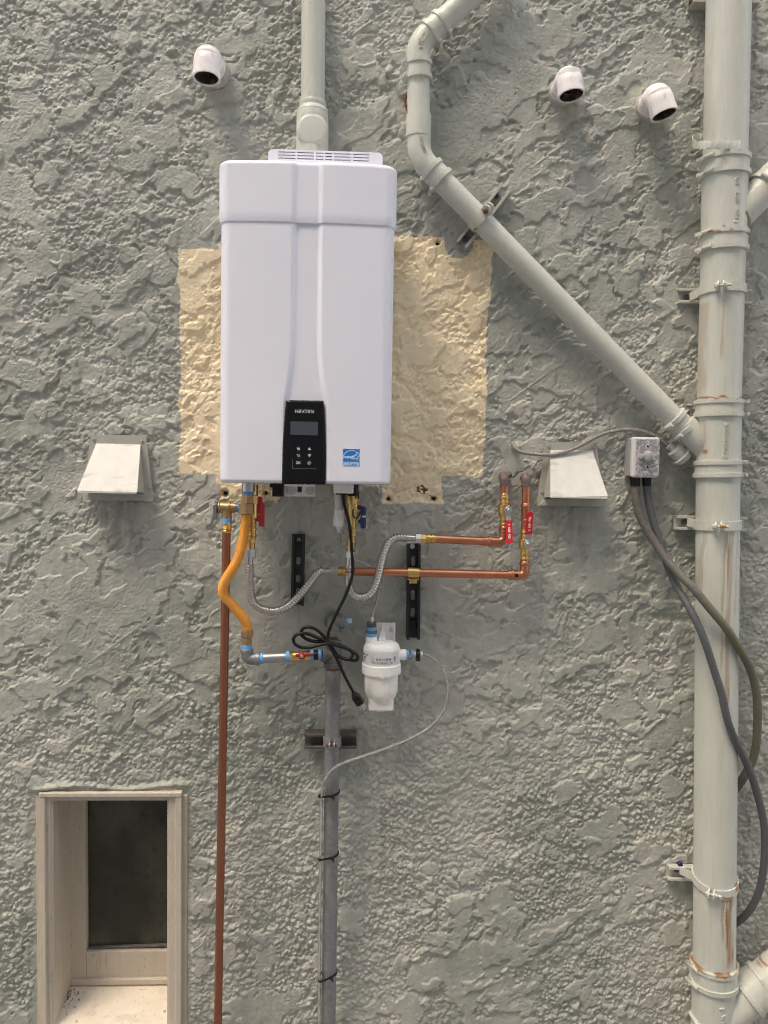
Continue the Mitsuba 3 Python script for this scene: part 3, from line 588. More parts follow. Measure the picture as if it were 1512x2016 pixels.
gs = thing('gas_riser_pipe', 'tall grey galvanized gas riser with a tee on top, below the heater', 'pipe')
RD = .085
top, bot = W(656, 1308, RD), W(646.5, 2016, .06); dv = (bot - top) / (top[2] - bot[2])
part(gs, 'pipe', cyl(top, top + dv * (top[2] - .05), .0203, 36), 'mat_galv')
part(gs, 'tee', cat(cyl(*P2(656.3, 1265, 1306, RD), 16.4 * S(RD)), cyl(*P2(656, 1304, 1313, RD), 18.8 * S(RD)), lathe(W(656, 1265.5, RD), Z, [(0, .0225), (.004, .0225), (.008, .018), (.010, .014)]), cyl(W(656, 1288, RD), W(634, 1288.6, .105), 12.5 * S(RD)), cyl(W(639.5, 1288.4, .102), W(633, 1288.7, .105), 14.6 * S(RD))), 'mat_iron', 30)
part(gs, 'thread', lathe(W(655.8, 1311, RD), -Z, [(i * .0012, .0207 + .0006 * (i % 2)) for i in range(9)]), 'mat_rusty')
part(gs, 'nipple', cyl(*P2(656.5, 1268, 1247, RD), 9.4 * S(RD)), 'mat_rusty', label='rusty red pipe nipple above the tee')
part(gs, 'elbow', cat(tube(fillet([W(656.5, 1250, RD), W(657.5, 1222, .085), W(655, 1232, -.02)], .028), .0185, 24), cyl(*P2(656.5, 1251, 1242, RD), .0220), cyl(W(657.5, 1222, .05), W(656, 1222, .032), .0265)), 'mat_taupe', 35, label='grey painted elbow coming out of the wall')
part(gs, 'side_outlet', cat(cyl(W(657.5, 1224, .085), W(677, 1225, .085), .0165), cyl(W(671, 1224.6, .085), W(678.5, 1225, .085), .0190)), 'mat_taupe')
tape(gs, W(677, 1224.7, .085), W(684.5, 1223, .085), 8.0 * S(RD))
part(gs, 'plug', cat(cyl(W(684, 1223, .085), W(692.5, 1221.5, .085), 6.6 * S(RD), 4, ch=.001, ph=.6), cyl(W(683.5, 1223, .085), W(686, 1222.6, .085), 7 * S(RD))), 'mat_zinc', 30)

# ---- isolation valves and flexible connectors
HD2 = .085
hv = thing('hot_isolation_valve', 'brass isolation valve with a red butterfly handle beside the yellow gas hose', 'valve', 'isolation valves under the heater')
part(hv, 'body', cat(cyl(*P2(497, 955, 975, HD2), .0150), hexn(*P2(497, 975, 992, HD2), .0170), cyl(*P2(497, 991, 1020, HD2), .0155), cyl(W(497, 1003, HD2), W(505, 1003, HD2), .011)), 'mat_brass', 30)
part(hv, 'tailpiece', ring_fit(*P2(496.5, 1018, 1062, HD2), 7.0 * S(HD2), (.15, .35, .55, .8)), 'mat_brass')
part(hv, 'handle', cat(pbox(501, 978, 516, 1011, .080, .095, .003), pbox(510, 990, 520.5, 1037, .084, .094, .002), pbox(504, 1016, 513, 1027, .084, .094, .002)), 'mat_red')
f1 = thing('flexible_connector', 'corrugated steel connector looping from the red handled valve to the lower copper pipe', 'flexible connector', 'steel flexible connectors')
part(f1, 'adapter', cat(hexn(*P2(495.3, 1060, 1069, HD2), .0122), cyl(*P2(495, 1068, 1081, HD2), .0098)), 'mat_brass', 30)
part(f1, 'nut', hexn(*P2(494, 1080, 1097, HD2), 8.9 * S(HD2)), 'mat_zinc', False)
part(f1, 'sleeve', cyl(*P2(491.8, 1096, 1114, HD2), 6.3 * S(HD2)), 'mat_steel')
FL1 = [(491.8, 1112, .085), (491.6, 1132, .085), (491.6, 1150, .085), (494, 1173, .085), (503, 1191, .085), (520, 1200.5, .085), (542, 1203, .085), (563, 1196, .085), (582, 1180.5, .085), (600, 1160.5, .085), (614, 1142.5, .085), (626, 1128, .085), (633, 1124, .085), (636, 1123.6, .085)]
part(f1, 'hose', corrug([W(*g) for g in FL1], 8.6 * S(HD2), .0034, .0076, 20, .0008, .75), 'mat_steel', True)
part(f1, 'sleeve', cyl(W(634.5, 1123.5, HD2), W(651, 1123.8, HD2), 5.6 * S(HD2)), 'mat_steel')
part(f1, 'nut', hexn(W(650, 1123.8, HD2), W(665.5, 1124.2, HD2), 8.7 * S(HD2)), 'mat_zinc', False)
cv = thing('cold_isolation_valve', 'brass isolation valve with a dark blue handle under the right part of the heater', 'valve', 'isolation valves under the heater')
part(cv, 'body', cat(cyl(*P2(694, 976, 993, HD2), .0175, 8), lathe(W(695, 992, HD2), -Z, [(0, .0125), (.002, .0145), (.020, .0148), (.040, .0135), (.044, .011)]), cyl(W(697, 1008, HD2), W(710, 1006, HD2), .0075), cyl(W(696.5, 1004, HD2), W(696.5, 1004, HD2 + .017), .010)), 'mat_brass', 30)
part(cv, 'union_nut', cat(cyl(*P2(696, 954, 980, HD2), .0135), cyl(*P2(696, 968, 982, HD2), .0155)), 'mat_black')
part(cv, 'handle', cat(pbox(710, 997, 720.5, 1041, .085, .097, .004), pbox(703.5, 995, 712, 1002, .086, .095, .002), pbox(705, 1023, 712, 1031, .086, .095, .002)), 'mat_navy')
part(cv, 'handle_mark', pbox(713.5, 1015, 720, 1018.5, .097, .0976, .0002), 'mat_white_print')
part(cv, 'drain_loop', tube(spline([W(696.5, 1003, .103), W(694.5, 1010, .106), W(700, 1020, .106), (W(705, 1017, .104)), W(708, 1008, .100)]), .0019, 8), 'mat_black')
part(cv, 'tailpiece', ring_fit(W(695, 1022, HD2), W(690.5, 1087, HD2), 7.4 * S(HD2), (.32, .48, .68, .84)), 'mat_brass')
f2 = thing('flexible_connector', 'corrugated steel connector looping from the blue handled valve to the upper copper pipe', 'flexible connector', 'steel flexible connectors')
part(f2, 'nut', hexn(W(690, 1086, HD2), W(689, 1098, HD2), 8.2 * S(HD2)), 'mat_white_plastic', 30)
part(f2, 'sleeve', cyl(W(688.2, 1097, HD2), W(687, 1117, HD2), 6.4 * S(HD2)), 'mat_steel')
FL2 = [(687, 1115, .085), (686.3, 1128, .086), (686.2, 1142, .088), (688.5, 1158, .092), (697, 1172, .098), (710, 1176.3, .105), (725, 1172, .108), (736.5, 1158, .11), (744.5, 1135, .11), (751, 1106, .11), (759.5, 1079, .108), (770, 1064, .1), (783, 1058.3, .095), (797, 1058.3, .092), (800, 1058.4, .092)]
part(f2, 'hose', corrug([W(*g) for g in FL2], 8.6 * S(.1), .0034, .0076, 20, .0008, .75), 'mat_steel', True)
UD = .092
part(f2, 'sleeve', cyl(W(798, 1058.4, UD), W(818, 1059.3, UD), 5.6 * S(UD)), 'mat_steel')
part(f2, 'nut', hexn(W(817, 1059.3, UD), W(829.5, 1060, UD), 9.2 * S(UD)), 'mat_steel', False)

cu = thing('copper_supply_pipe', 'upper copper supply pipe turning up to the left-hand red lever valve', 'pipe', 'copper supply pipes')
part(cu, 'adapter', cat(hexn(W(829, 1060, UD), W(838, 1060.4, UD), 8.4 * S(UD)), ring_fit(W(837, 1060.3, UD), W(857, 1061.2, UD), 8.2 * S(UD), (.35, .75))), 'mat_brass', 30)
HP = W(956, 1065.5, .088)
part(cu, 'pipe', cyl(W(852, 1061, UD), HP, .0111), 'mat_copper')
part(cu, 'elbow', cat(tube(fillet([HP, W(992.2, 1066.5, .086), W(992.5, 1044, .084)], .026), .0124, 22), ring_fit(W(952, 1065.3, .088), W(967, 1065.8, .087), .0126, (.75,)), ring_fit(W(992.5, 1051, .084), W(992.5, 1036, .084), .0126, (.3, .75))), 'mat_copper', 35)
def lever_valve(label, y_a, y_b, x, body, tail_a, tail_b, pivot, end, d=.08):
    v = thing('ball_valve', label, 'valve', 'copper pipe lever valves')
    part(v, 'body', cat(lathe(W(x, body[0], d), -Z, [(0, .0135), (.001, .0180), (.004, .0180), (.005, .0168), (.022, .0168), ((body[1] - body[0]) * S(d) - .004, .0150), ((body[1] - body[0]) * S(d), .012)]), cyl(W(pivot[0] - 4, pivot[1], d), W(*pivot, d + .018), .0078)), 'mat_brass', 35)
    part(v, 'press_end', ring_fit(W(x, y_a, d), W(x, body[0] + 1, d), 8.0 * S(d), (.35, .75)), 'mat_brass')
    part(v, 'press_end', ring_fit(W(x, body[1] - 1, d), W(x, y_b, d), 8.0 * S(d), (.35, .75)), 'mat_brass')
    p, e = np.array(W(*pivot, d + .020)), np.array(W(*end, d + .034)); g0 = p + (e - p) * .30
    lv = part(v, 'lever', cat(strip(p - (e - p) * .06 + [0, 0.003, 0], p + (e - p) * .22 + [0, .003, 0], .0150, .0022), strip(p + (e - p) * .20 + [0, .002, 0], g0 + (e - p) * .08, .0145, .0022), cyl(p + OUT * -.003, p + OUT * .004, .0105, 24), cyl(p, p + OUT * .007, .0058, 6), cyl(p, p + OUT * .009, .003, 14)), 'mat_zinc')
    hw = .0088; up = unit(e - p); sd = np.cross(OUT, up); L = np.linalg.norm(e - g0); sh = LineString([(hw * .2, 0), (L - hw, 0)]).buffer(hw).intersection(sbox(0, -1, 1, 1))
    gr = part(v, 'grip', extrude(sh, .0045, g0 - OUT * .0015, up, np.cross(OUT, up)), 'mat_red')
    tx = text('I  600  PSI', hw * .62, .0004, True); tv = np.array(tx.vertices); tv[:, 0] *= min(1, L * .72 / (tv[:, 0].max() - tv[:, 0].min()))
    part(gr, 'lettering', put(tm(tv, tx.faces), g0 + (e - g0) * .46 + OUT * .0032, up, np.cross(OUT, up)), 'mat_white_print', False)
    return v
lever_valve('brass ball valve with a red lever pointing down, on the upper copper pipe', 972, 1037, 993, (993, 1017), None, None, (1000.6, 1005), (1003, 1071), .082)
def wall_elbow(parent, px, ya, yb, ex, ey, d, ptop):
    part(parent, 'stub', cyl(W(px, yb - 2, d), W(px, ptop, d), .0111), 'mat_copper')
    part(parent, 'wall_elbow', cat(tube(fillet([W(px, yb, d), W(px, ya + 10, d), W(ex, ey, -.02)], .016), .0122, 22), cyl(W(px, yb, d), W(px, yb - 13, d), 9.3 * S(d)), cyl(W(px - 1, ya + 11, d * .62), W(px - 2, ya + 12, d * .25), .0138)), 'mat_aged', 35)
    fl = Point(0, 0).buffer(.017).union(LineString([(-.024, -.012), (.018, .018)]).buffer(.009)).union(Point(-.022, -.010).buffer(.010))
    part(parent, 'escutcheon', extrude(fl, .004, W(ex - 2, ey, .020)), 'mat_flange')
wall_elbow(cu, 993, 927, 957, 991, 939, .08, 974)
part(cu, 'wall_elbow', cyl(W(997, 936, .06), W(1004, 934, .055), .010), 'mat_aged')
cl = thing('copper_supply_pipe', 'lower long copper supply pipe turning up to the right-hand red lever valve', 'pipe', 'copper supply pipes')
LD = .085
LA, LB = W(677, 1124.5, LD), W(1012, 1132, .083)
part(cl, 'adapter', ring_fit(W(664.5, 1124.2, LD), W(681, 1124.6, LD), 7.8 * S(LD), (.35, .75)), 'mat_brass')
part(cl, 'pipe', cyl(LA, LB, .0111), 'mat_copper')
part(cl, 'elbow', cat(tube(fillet([W(1008, 1131.9, .083), W(1033, 1132.7, .082), W(1033, 1112, .08)], .022), .0124, 22), ring_fit(W(1000, 1131.7, .083), W(1013, 1132, .083), .0126, (.7,)), ring_fit(W(1033, 1118, .08), W(1033, 1104, .08), .0126, (.6,))), 'mat_copper', 35)
part(cl, 'elbow_mark', pbox(1015, 1130, 1020, 1136.5, .094, .0962, .0003), 'mat_black')
lever_valve('brass ball valve with a red lever pointing up, on the lower copper pipe', 1041, 1106, 1033, (1061, 1083), None, None, (1039, 1070.7), (1044, 1007), .08)
part(cl, 'coupling', ring_fit(W(1035, 1030, .08), W(1035, 991, .08), 9.0 * S(.08), (.14, .86)), 'mat_copper')
part(cl, 'stub', cyl(W(1033.5, 1045, .08), W(1034, 1026, .08), .0111), 'mat_copper')
wall_elbow(cl, 1035.5, 929, 958, 1031, 941, .08, 994)

# ---- strut channels
def channel(A, B, w, dep, out=OUT, slots=None, t=.0026, lip=.0075):
    """U channel from A to B (back centre line on the wall), open towards out"""
    A, B = np.asarray(A), np.asarray(B); e = unit(B - A); n = unit(out - e * (np.asarray(out) @ e)); s = np.cross(n, e); L = np.linalg.norm(B - A)
    back = sbox(0, -w / 2, L, w / 2)
    for a, b, hw in (slots or []): back = back.difference(LineString([(a * L + hw, 0), (b * L - hw, 0)]).buffer(hw) if b * L - a * L > 2 * hw + 1e-4 else Point((a + b) / 2 * L, 0).buffer(hw))
    m = [extrude(back, t, A, e, s)]
    R = (e, s, n)
    for q in (-1, 1):
        m.append(cbox(A + e * L / 2 + s * q * (w / 2 - t / 2) + n * (dep / 2 + t / 2), (L, t, dep - t - .0004), .0005, R))
        m.append(cbox(A + e * L / 2 + s * q * (w / 2 - lip / 2) + n * (dep + .0001), (L, lip, t), .0009, R))
        m.append(cbox(A + e * L / 2 + s * q * (w / 2 - lip + t / 2) + n * (dep - .0035), (L, t * .9, .005), .0005, R))
    return cat(*m)
SLV = [(.05, .14, .006), (.325, .435, .006), (.575, .685, .006), (.76, .86, .006)]
s1 = thing('strut_channel', 'black slotted strut channel behind the left steel loop', 'strut channel', 'black strut channels')
part(s1, 'channel', channel(W(588.5, 1051, .012), W(586, 1190, .012), 25.5 * S(.02), .021, slots=SLV), 'mat_strut')
part(s1, 'bolt', cyl(W(588, 1070, .014), W(588, 1070, .022), .0075, 6), 'mat_black')
s2 = thing('strut_channel', 'black slotted strut channel carrying the copper pipes, above the filter', 'strut channel', 'black strut channels')
part(s2, 'channel', channel(W(813.5, 1070, .012), W(812, 1255, .012), 26.5 * S(.02), .030, slots=[(.13, .235, .006), (.49, .60, .006), (.68, .78, .006)]), 'mat_strut')
part(s2, 'bolt', cyl(W(811.5, 1076, .014), W(811.5, 1076, .024), .008, 6), 'mat_zinc')
part(s2, 'spring_nut', pbox(806, 1222, 820, 1240, .014, .030, .002), 'mat_black')
pc = thing('pipe_clamp', 'small yellow brass clamp holding the lower copper pipe on the black strut', 'pipe clamp')
C = (LA + (LB - LA) * ((813 - 677) / 335.0))
part(pc, 'strap', cat(arc_band(C, LB - LA, .0116, .030, .0026, -.45, np.pi + .45), strip(C + [-.006, 0.004, -.0185], C + [-.006, .004, -.030], .010, .003), strip(C + [.006, .004, -.0185], C + [.006, .004, -.030], .010, .003), cbox(C + [0, .006, -.018], (.032, .004, .012), .001)), 'mat_brass')
part(pc, 'screw', cyl(C + [0, .004, -.024], C + [0, -.006, -.024], .0045, 6), 'mat_brass', 30)
hs = thing('pipe_support', 'short dark horizontal strut and clamp holding the gas riser to the wall', 'pipe bracket', 'wall brackets of the pipes')
part(hs, 'channel', channel(W(600.5, 1450, .012), W(702, 1450, .012), 29.5 * S(.03), .040), 'mat_strut_grey')
def clamp(parent, C, axis, r, w, gap, mat='mat_paint', bolt_mat='mat_paint', drop=None, ear=.016, bolt_len=.040, t=.0042, phase_sweep=(-.55, np.pi + .55), tilt=0):
    """two-piece strap round a pipe with ears and a bolt at angle gap (0 = +side, pi/2 = front)"""
    d = unit(axis); e2 = unit(OUT - d * (OUT @ d)); e1 = np.cross(e2, d); g = .0065 / r
    a, b = phase_sweep
    part(parent, 'strap', arc_band(C, axis, r, w, t, a, gap - g, drop=drop), mat); part(parent, 'strap', arc_band(C, axis, r, w, t, gap + g, b, drop=drop), mat)
    q = math.cos(gap) * e1 + math.sin(gap) * e2; tn = -math.sin(gap) * e1 + math.cos(gap) * e2; off = d * (drop(gap) if drop else 0)
    for s in (-1, 1):
        o = np.asarray(C) + off + q * (r) + tn * s * .0065; sh = LineString([(0, 0), (ear, 0)]).buffer(w / 2, quad_segs=8).intersection(sbox(0, -1, 1, 1))
        part(parent, 'ear', extrude(sh, t, o - tn * t / 2, q, np.cross(tn, q)), mat)
    bc = np.asarray(C) + off + q * (r + ear * .75)
    part(parent, 'bolt', cat(cyl(bc - tn * bolt_len * .4, bc + tn * bolt_len * .6, .0036, 14), cyl(bc - tn * .0085, bc - tn * .0145, .0068, 6), cyl(bc + tn * .0085, bc + tn * .0145, .0068, 6)), bolt_mat, 30)
q = top + dv * (top[2] - wz(653, 1460, RD))
clamp(hs, q, dv, .0206, .024, np.pi / 2, 'mat_galv', 'mat_rusty', ear=.013, bolt_len=.03)

# ---- power cord
pw = thing('power_cord', 'black power cord hanging from the heater and looped in front of the gas tee', 'cord')
CD = .165
CP = [(676, 972, .12), (677.5, 992, .125), (683.2, 1012, .13), (687.6, 1031, .13), (690.3, 1054, .13), (692.4, 1081, .13), (694, 1104, .132), (694, 1129, .135), (689.5, 1147, .14), (679, 1175, .145), (664.5, 1204, .15), (652.5, 1230, .15), (646, 1254, .15)]
L1 = [(646, 1254, .15), (649, 1266, .152), (655, 1277, .154), (664, 1290, .158), (676, 1297, .16), (692, 1299.5, .16), (703, 1299, .16), (704.5, 1293, .16), (696, 1284, .162), (683, 1276.5, .164), (664, 1268.5, .166), (640, 1263.5, .168), (619, 1262.8, .168), (603, 1258, .168), (593.5, 1249, .168), (594.5, 1239.5, .168), (604, 1234.5, .168), (618, 1237, .168), (632, 1247, .167), (645, 1261, .166), (652, 1274, .164), (660, 1287, .164), (672, 1294.5, .166), (684, 1297.5, .168), (693, 1293, .168), (694.5, 1286, .168), (686, 1278.5, .17), (668, 1272.3, .172), (648, 1267.5, .174), (628, 1270, .175), (610, 1274.5, .175), (592, 1274, .175), (580, 1267, .175), (577.5, 1259, .175), (582, 1251, .175), (592, 1247.5, .175), (606, 1248, .174), (622, 1254, .172), (640, 1262, .17), (650, 1274, .16), (662, 1295, .15), (675, 1323, .14), (687, 1347, .13), (697.5, 1366, .125)]
part(pw, 'cable', tube(spline([W(*c) for c in CP + L1[1:]], .004), 3.3 * S(CD), 12), 'mat_black', True)
part(pw, 'strain_relief', cyl(W(675.6, 970, .12), W(677.8, 996, .125), .0065, r2=.0045), 'mat_black')
pg_ = part(pw, 'plug', cat(cyl(W(696, 1364, .125), W(700, 1371, .124), .0070, r2=.011), strip(W(699, 1369, .124), W(711, 1387, .122), .024, .016, b=.004)), 'mat_black', 35)
for o, nm, r in ((-5.2, 'blade', 0), (3.6, 'blade', 0), (-.2, 'ground_pin', 1)):
    a, b = W(710 + o * .8, 1386 - o * .55, .122), W(716.5 + o * .8 + r, 1396 - o * .55 + r * 2, .120)
    part(pg_, nm, cyl(a, b, .0023, 12) if r else strip(a, b, .0052, .0018), 'mat_zinc')

# ---- condensate fittings, filter, clear tubes
cd_ = thing('condensate_fitting', 'pale plastic condensate pipe hanging under the heater behind the cord', 'pipe fitting')
KD = .075
part(cd_, 'pipe', cyl(*P2(665.5, 958, 1004, KD), 7.0 * S(KD)), 'mat_label')
part(cd_, 'adapter', cat(cyl(*P2(667.3, 1003, 1016.5, KD), 9.8 * S(KD)), cyl(*P2(667, 1016, 1035.5, KD), 11 * S(KD), 8)), 'mat_white_plastic', 30)
part(cd_, 'barb', cyl(*P2(667.8, 1035, 1048, KD), 6.6 * S(KD), r2=.006), 'mat_label')
part(cd_, 'hose_clamp', lathe(W(669, 1044, KD), -Z, [(0, .0088), (.0008, .0098), (.006, .0098), (.007, .0088)]), 'mat_zinc')
def clear_tube(name, label, pts, r=.0044):
    t = thing(name, label, 'hose'); P = spline([W(*g) for g in pts], .006)
    o = tube(P, r, 14); i = tube(P, r * .62, 14); i.invert()
    part(t, 'tube', cat(o, i), 'mat_clear', True); return t
clear_tube('clear_tube', 'clear plastic tube dropping from the condensate fitting behind the steel loop to the filter', [(668.5, 1046, .075), (668, 1060, .07), (673, 1078, .06), (690, 1097, .055), (712, 1107, .055), (735, 1121, .055), (748, 1140, .055), (747, 1165, .06), (741, 1190, .068), (735.5, 1206, .075), (733, 1222, .078)])
FD = .080
fl = thing('neutralizer_filter', 'white plastic filter cartridge with printed label hanging beside the looped cord', 'filter')
k = S(FD)
fx = W(751, 1300, FD)[0]
def fz(y): return W(751, y, FD)[2]
ax = lambda y: np.array([fx, -FD, fz(y)])
part(fl, 'head', lathe(ax(1262), -Z, [(0, .0001), (0.0005, 22 * k), (.003, 28 * k), (.007, 32.5 * k), (.012, 35 * k), (.019, 36.0 * k), (fz(1262) - fz(1272.5), 36.1 * k), (fz(1262) - fz(1274), 36.6 * k), (fz(1262) - fz(1306), 36.4 * k), (fz(1262) - fz(1312), 35 * k)], 56), 'mat_white_plastic', 40)
part(fl, 'collar', lathe(ax(1304), -Z, [(0, 37 * k), (.0015, 38.6 * k), (.003, 39 * k), (.026, 39 * k), (.0275, 38.4 * k), (.028, 34 * k)], 56), 'mat_white_plastic', 40)
part(fl, 'bowl', lathe(ax(1320), -Z, [(0, 33.6 * k), (fz(1320) - fz(1350), 33.2 * k), (fz(1320) - fz(1360), 32.4 * k), (fz(1320) - fz(1368), 30 * k), (fz(1320) - fz(1374), 26 * k), (fz(1320) - fz(1380), 22 * k)], 56), 'mat_bowl', 40)
part(fl, 'foot', cat(cbox(ax(1383), (49 * k, 24 * k, 42 * k), .004), cbox(ax(1396), (16 * k, 6 * k, 16 * k), .002)), 'mat_bowl', 35)
part(fl, 'bead', cyl(ax(1324) + OUT * .050, ax(1324) + OUT * .0535, .004, 16), 'mat_white_plastic')
bk = part(fl, 'wall_bracket', cat(pbox(741, 1226, 777.5, 1268, .018, .023, .001), pbox(751, 1229, 753.5, 1262, .023, .034), pbox(775.5, 1227, 778, 1266, .018, .034)), 'mat_white_plastic')
part(bk, 'screw', cat(cyl(W(769.4, 1241, .023), W(769.4, 1241, .026), .0052), cyl(W(769.4, 1236, .0228), W(769.4, 1236, .0236), .0034)), 'mat_zinc')
part(fl, 'clip', cat(pbox(747, 1244, 757.5, 1263, .06, .068, .002), pbox(746, 1256, 758, 1263, .06, .085, .002)), 'mat_white_plastic')
inl = part(fl, 'inlet', lathe(W(731, 1267, FD), Z, [(0, 11.6 * k), (.018, 11.3 * k), (.021, 10.6 * k)]), 'mat_white_plastic')
tape(inl, W(731, 1252.5, FD), W(731, 1245.5, FD), 10.9 * k)
part(inl, 'ring', lathe(W(731.3, 1246.5, FD), Z, [(0, 10.4 * k), (.001, 11.5 * k), (.006, 11.5 * k), (.007, 10.4 * k)]), 'mat_aged')
tape(inl, W(731.5, 1241, FD), W(731.5, 1233.5, FD), 8.4 * k)
part(inl, 'hose_clamp', cat(lathe(W(731.5, 1234, FD), Z, [(0, .0118), (.001, .0128), (.012, .0128), (.013, .0118)]), cyl(W(726, 1228, FD + .013), W(738, 1228, FD + .013), .0038, 10)), 'mat_strut_grey')
part(inl, 'barb', cyl(W(732.5, 1226, FD), W(733, 1215, FD), .0040), 'mat_label')
outl = part(fl, 'outlet', cyl(W(780, 1288.5, FD), W(799.5, 1288.5, FD), 10.6 * k), 'mat_white_plastic')
tape(outl, W(798.5, 1288.3, FD), W(804.5, 1288, FD), 9.6 * k)
part(outl, 'ring', cat(cyl(W(804, 1288, FD), W(810, 1287.8, FD), 8.6 * k, 6)), 'mat_brass', 30)
tape(outl, W(809.5, 1287.7, FD), W(814, 1287.5, FD), 8.0 * k)
part(outl, 'barb', cyl(W(813.5, 1287.4, FD), W(832, 1287.4, FD), 5.4 * k), 'mat_label')
part(outl, 'hose_clamp', cat(lathe(W(818.5, 1287.4, FD), X, [(0, .0095), (.001, .0105), (.011, .0105), (.012, .0095)]), cyl(W(823, 1279.5, FD + .004), W(823, 1277, FD + .004), .0045, 10), pbox(819, 1296, 827.5, 1302, FD - .004, FD + .008, .001)), 'mat_strut')
def wrap(m, y, r, a0=0.0):
    v = np.asarray(m.vertices); th = v[:, 0] / r + a0; rr = r + v[:, 2]
    return tm(np.stack([fx + rr * np.sin(th), -FD - rr * np.cos(th), fz(y) + v[:, 1]], 1), m.faces)
lr = 36.6 * k
nl = 48; th = np.linspace(-1.5, 1.15, nl); lz0, lz1 = fz(1303), fz(1276.5)
lv = np.array([[(fx + (lr + e) * math.sin(t), -FD - (lr + e) * math.cos(t), z) for e, z in ((-.001, lz0), (.0005, lz0), (.0005, lz1), (-.001, lz1))] for t in th])
lb = part(fl, 'label', loft(lv), 'mat_label', 40)
part(lb, 'brand_lettering', wrap(word('NaVIeN', 5.0 * k), 1290.2, lr + .0006, .07), 'mat_ink', False)
part(lb, 'serial_number', wrap(text('GXXX000212', 4.6 * k, .0005), 1297, lr + .0006, .02), 'mat_ink', False)
def icon(y, a, flame):
    E = lambda s: extrude(s, .0004, (0, 0, 0), X, np.array([0, 1.0, 0]))
    s = Point(0, 3 * k).buffer(3.6 * k); s = s.difference(s.buffer(-.35 * k))
    lines = cat(*[E(sbox(-3 * k, (-3.2 - i * 1.7) * k, 3 * k, (-2.6 - i * 1.7) * k)) for i in range(2)])
    part(lb, 'icon', wrap(cat(E(s), lines), y, lr + .0006, a), 'mat_ink', False)
    if flame: part(lb, 'icon', wrap(E(Polygon([(-1.8 * k, 1.2 * k), (1.8 * k, 1.2 * k), (1.4 * k, 4.6 * k), (0, 3.4 * k), (-.8 * k, 5 * k)])), y, lr + .0006, a), 'mat_red_ink', False)
icon(1291.5, -.55, False); icon(1291.5, .72, True)
part(lb, 'side_text', wrap(cat(*[tm(np.asarray(text(t, 2.6 * k, .0004, True).vertices) + [0, (7 - 6 * i) * k, 0], text(t, 2.6 * k, .0004, True).faces) for i, t in enumerate(('NEUTRALIZER', 'FILTER', 'KIT'))]), 1291, lr + .0006, -1.13), 'mat_ink', False)
clear_tube('clear_tube', 'clear plastic drain tube curving from the filter outlet to the gas riser', [(829, 1287.4, .08), (840, 1289.5, .08), (856, 1298, .08), (870, 1315, .08), (879.5, 1338, .08), (882, 1362, .08), (876.5, 1388, .08), (864, 1412, .082), (845, 1432, .088), (818, 1449, .094), (785, 1464, .102), (745, 1479, .110), (703, 1493, .116), (670, 1505.5, .118), (652, 1518, .117), (640.5, 1535, .110), (634, 1562, .095), (632.5, 1600, .092), (631.5, 1682, .09), (629.5, 1800, .086), (628.5, 1918, .082), (628, 2016, .078), (627.5, 2090, .076)])
for i, (y, t) in enumerate(((1559, 'uppermost'), (1681, 'middle'), (1918, 'lowest'))):
    zt_ = thing('cable_tie', f'{t} black cable tie holding the clear tube to the gas riser', 'cable tie', 'cable ties on the gas riser')
    q = top + dv * (top[2] - wz(648, y, .07)); c0, c1 = q, W(631.5, y, .09)
    th = np.linspace(0, 2 * np.pi, 60)[:-1]; pts = Polygon([(a, b) for a, b in [(.0212 * math.cos(t_), .0212 * math.sin(t_)) for t_ in th]]).union(Point(c1[0] - q[0], -(c1[1] - q[1])).buffer(.0052)).convex_hull.buffer(.0006)
    xy = np.array(pts.exterior.coords)[:-1]; P = np.stack([q[0] + xy[:, 0], q[1] - xy[:, 1], np.full(len(xy), q[2] + 0) + .004 * np.sin(xy[:, 0] * 60)], 1)
    n_ = len(P); rows = [];
    cen = P.mean(0)
    for p in np.vstack([P, P[:1]]):
        o = unit((p - cen) * [1, 1, 0]); rows.append([p - Z * .0026, p + o * .0014 - Z * .0026, p + o * .0014 + Z * .0026, p + Z * .0026])
    part(zt_, 'strap', loft(rows, False), 'mat_black'); h_ = q + OUT * .0225 + X * (.004 + .002 * i)
    part(zt_, 'head', cbox(h_ + OUT * .001, (.008, .009, .006), .001), 'mat_black')
    part(zt_, 'tail', strip(h_, h_ + np.array([.004, -.004, -.010]), .003, .0012), 'mat_black')

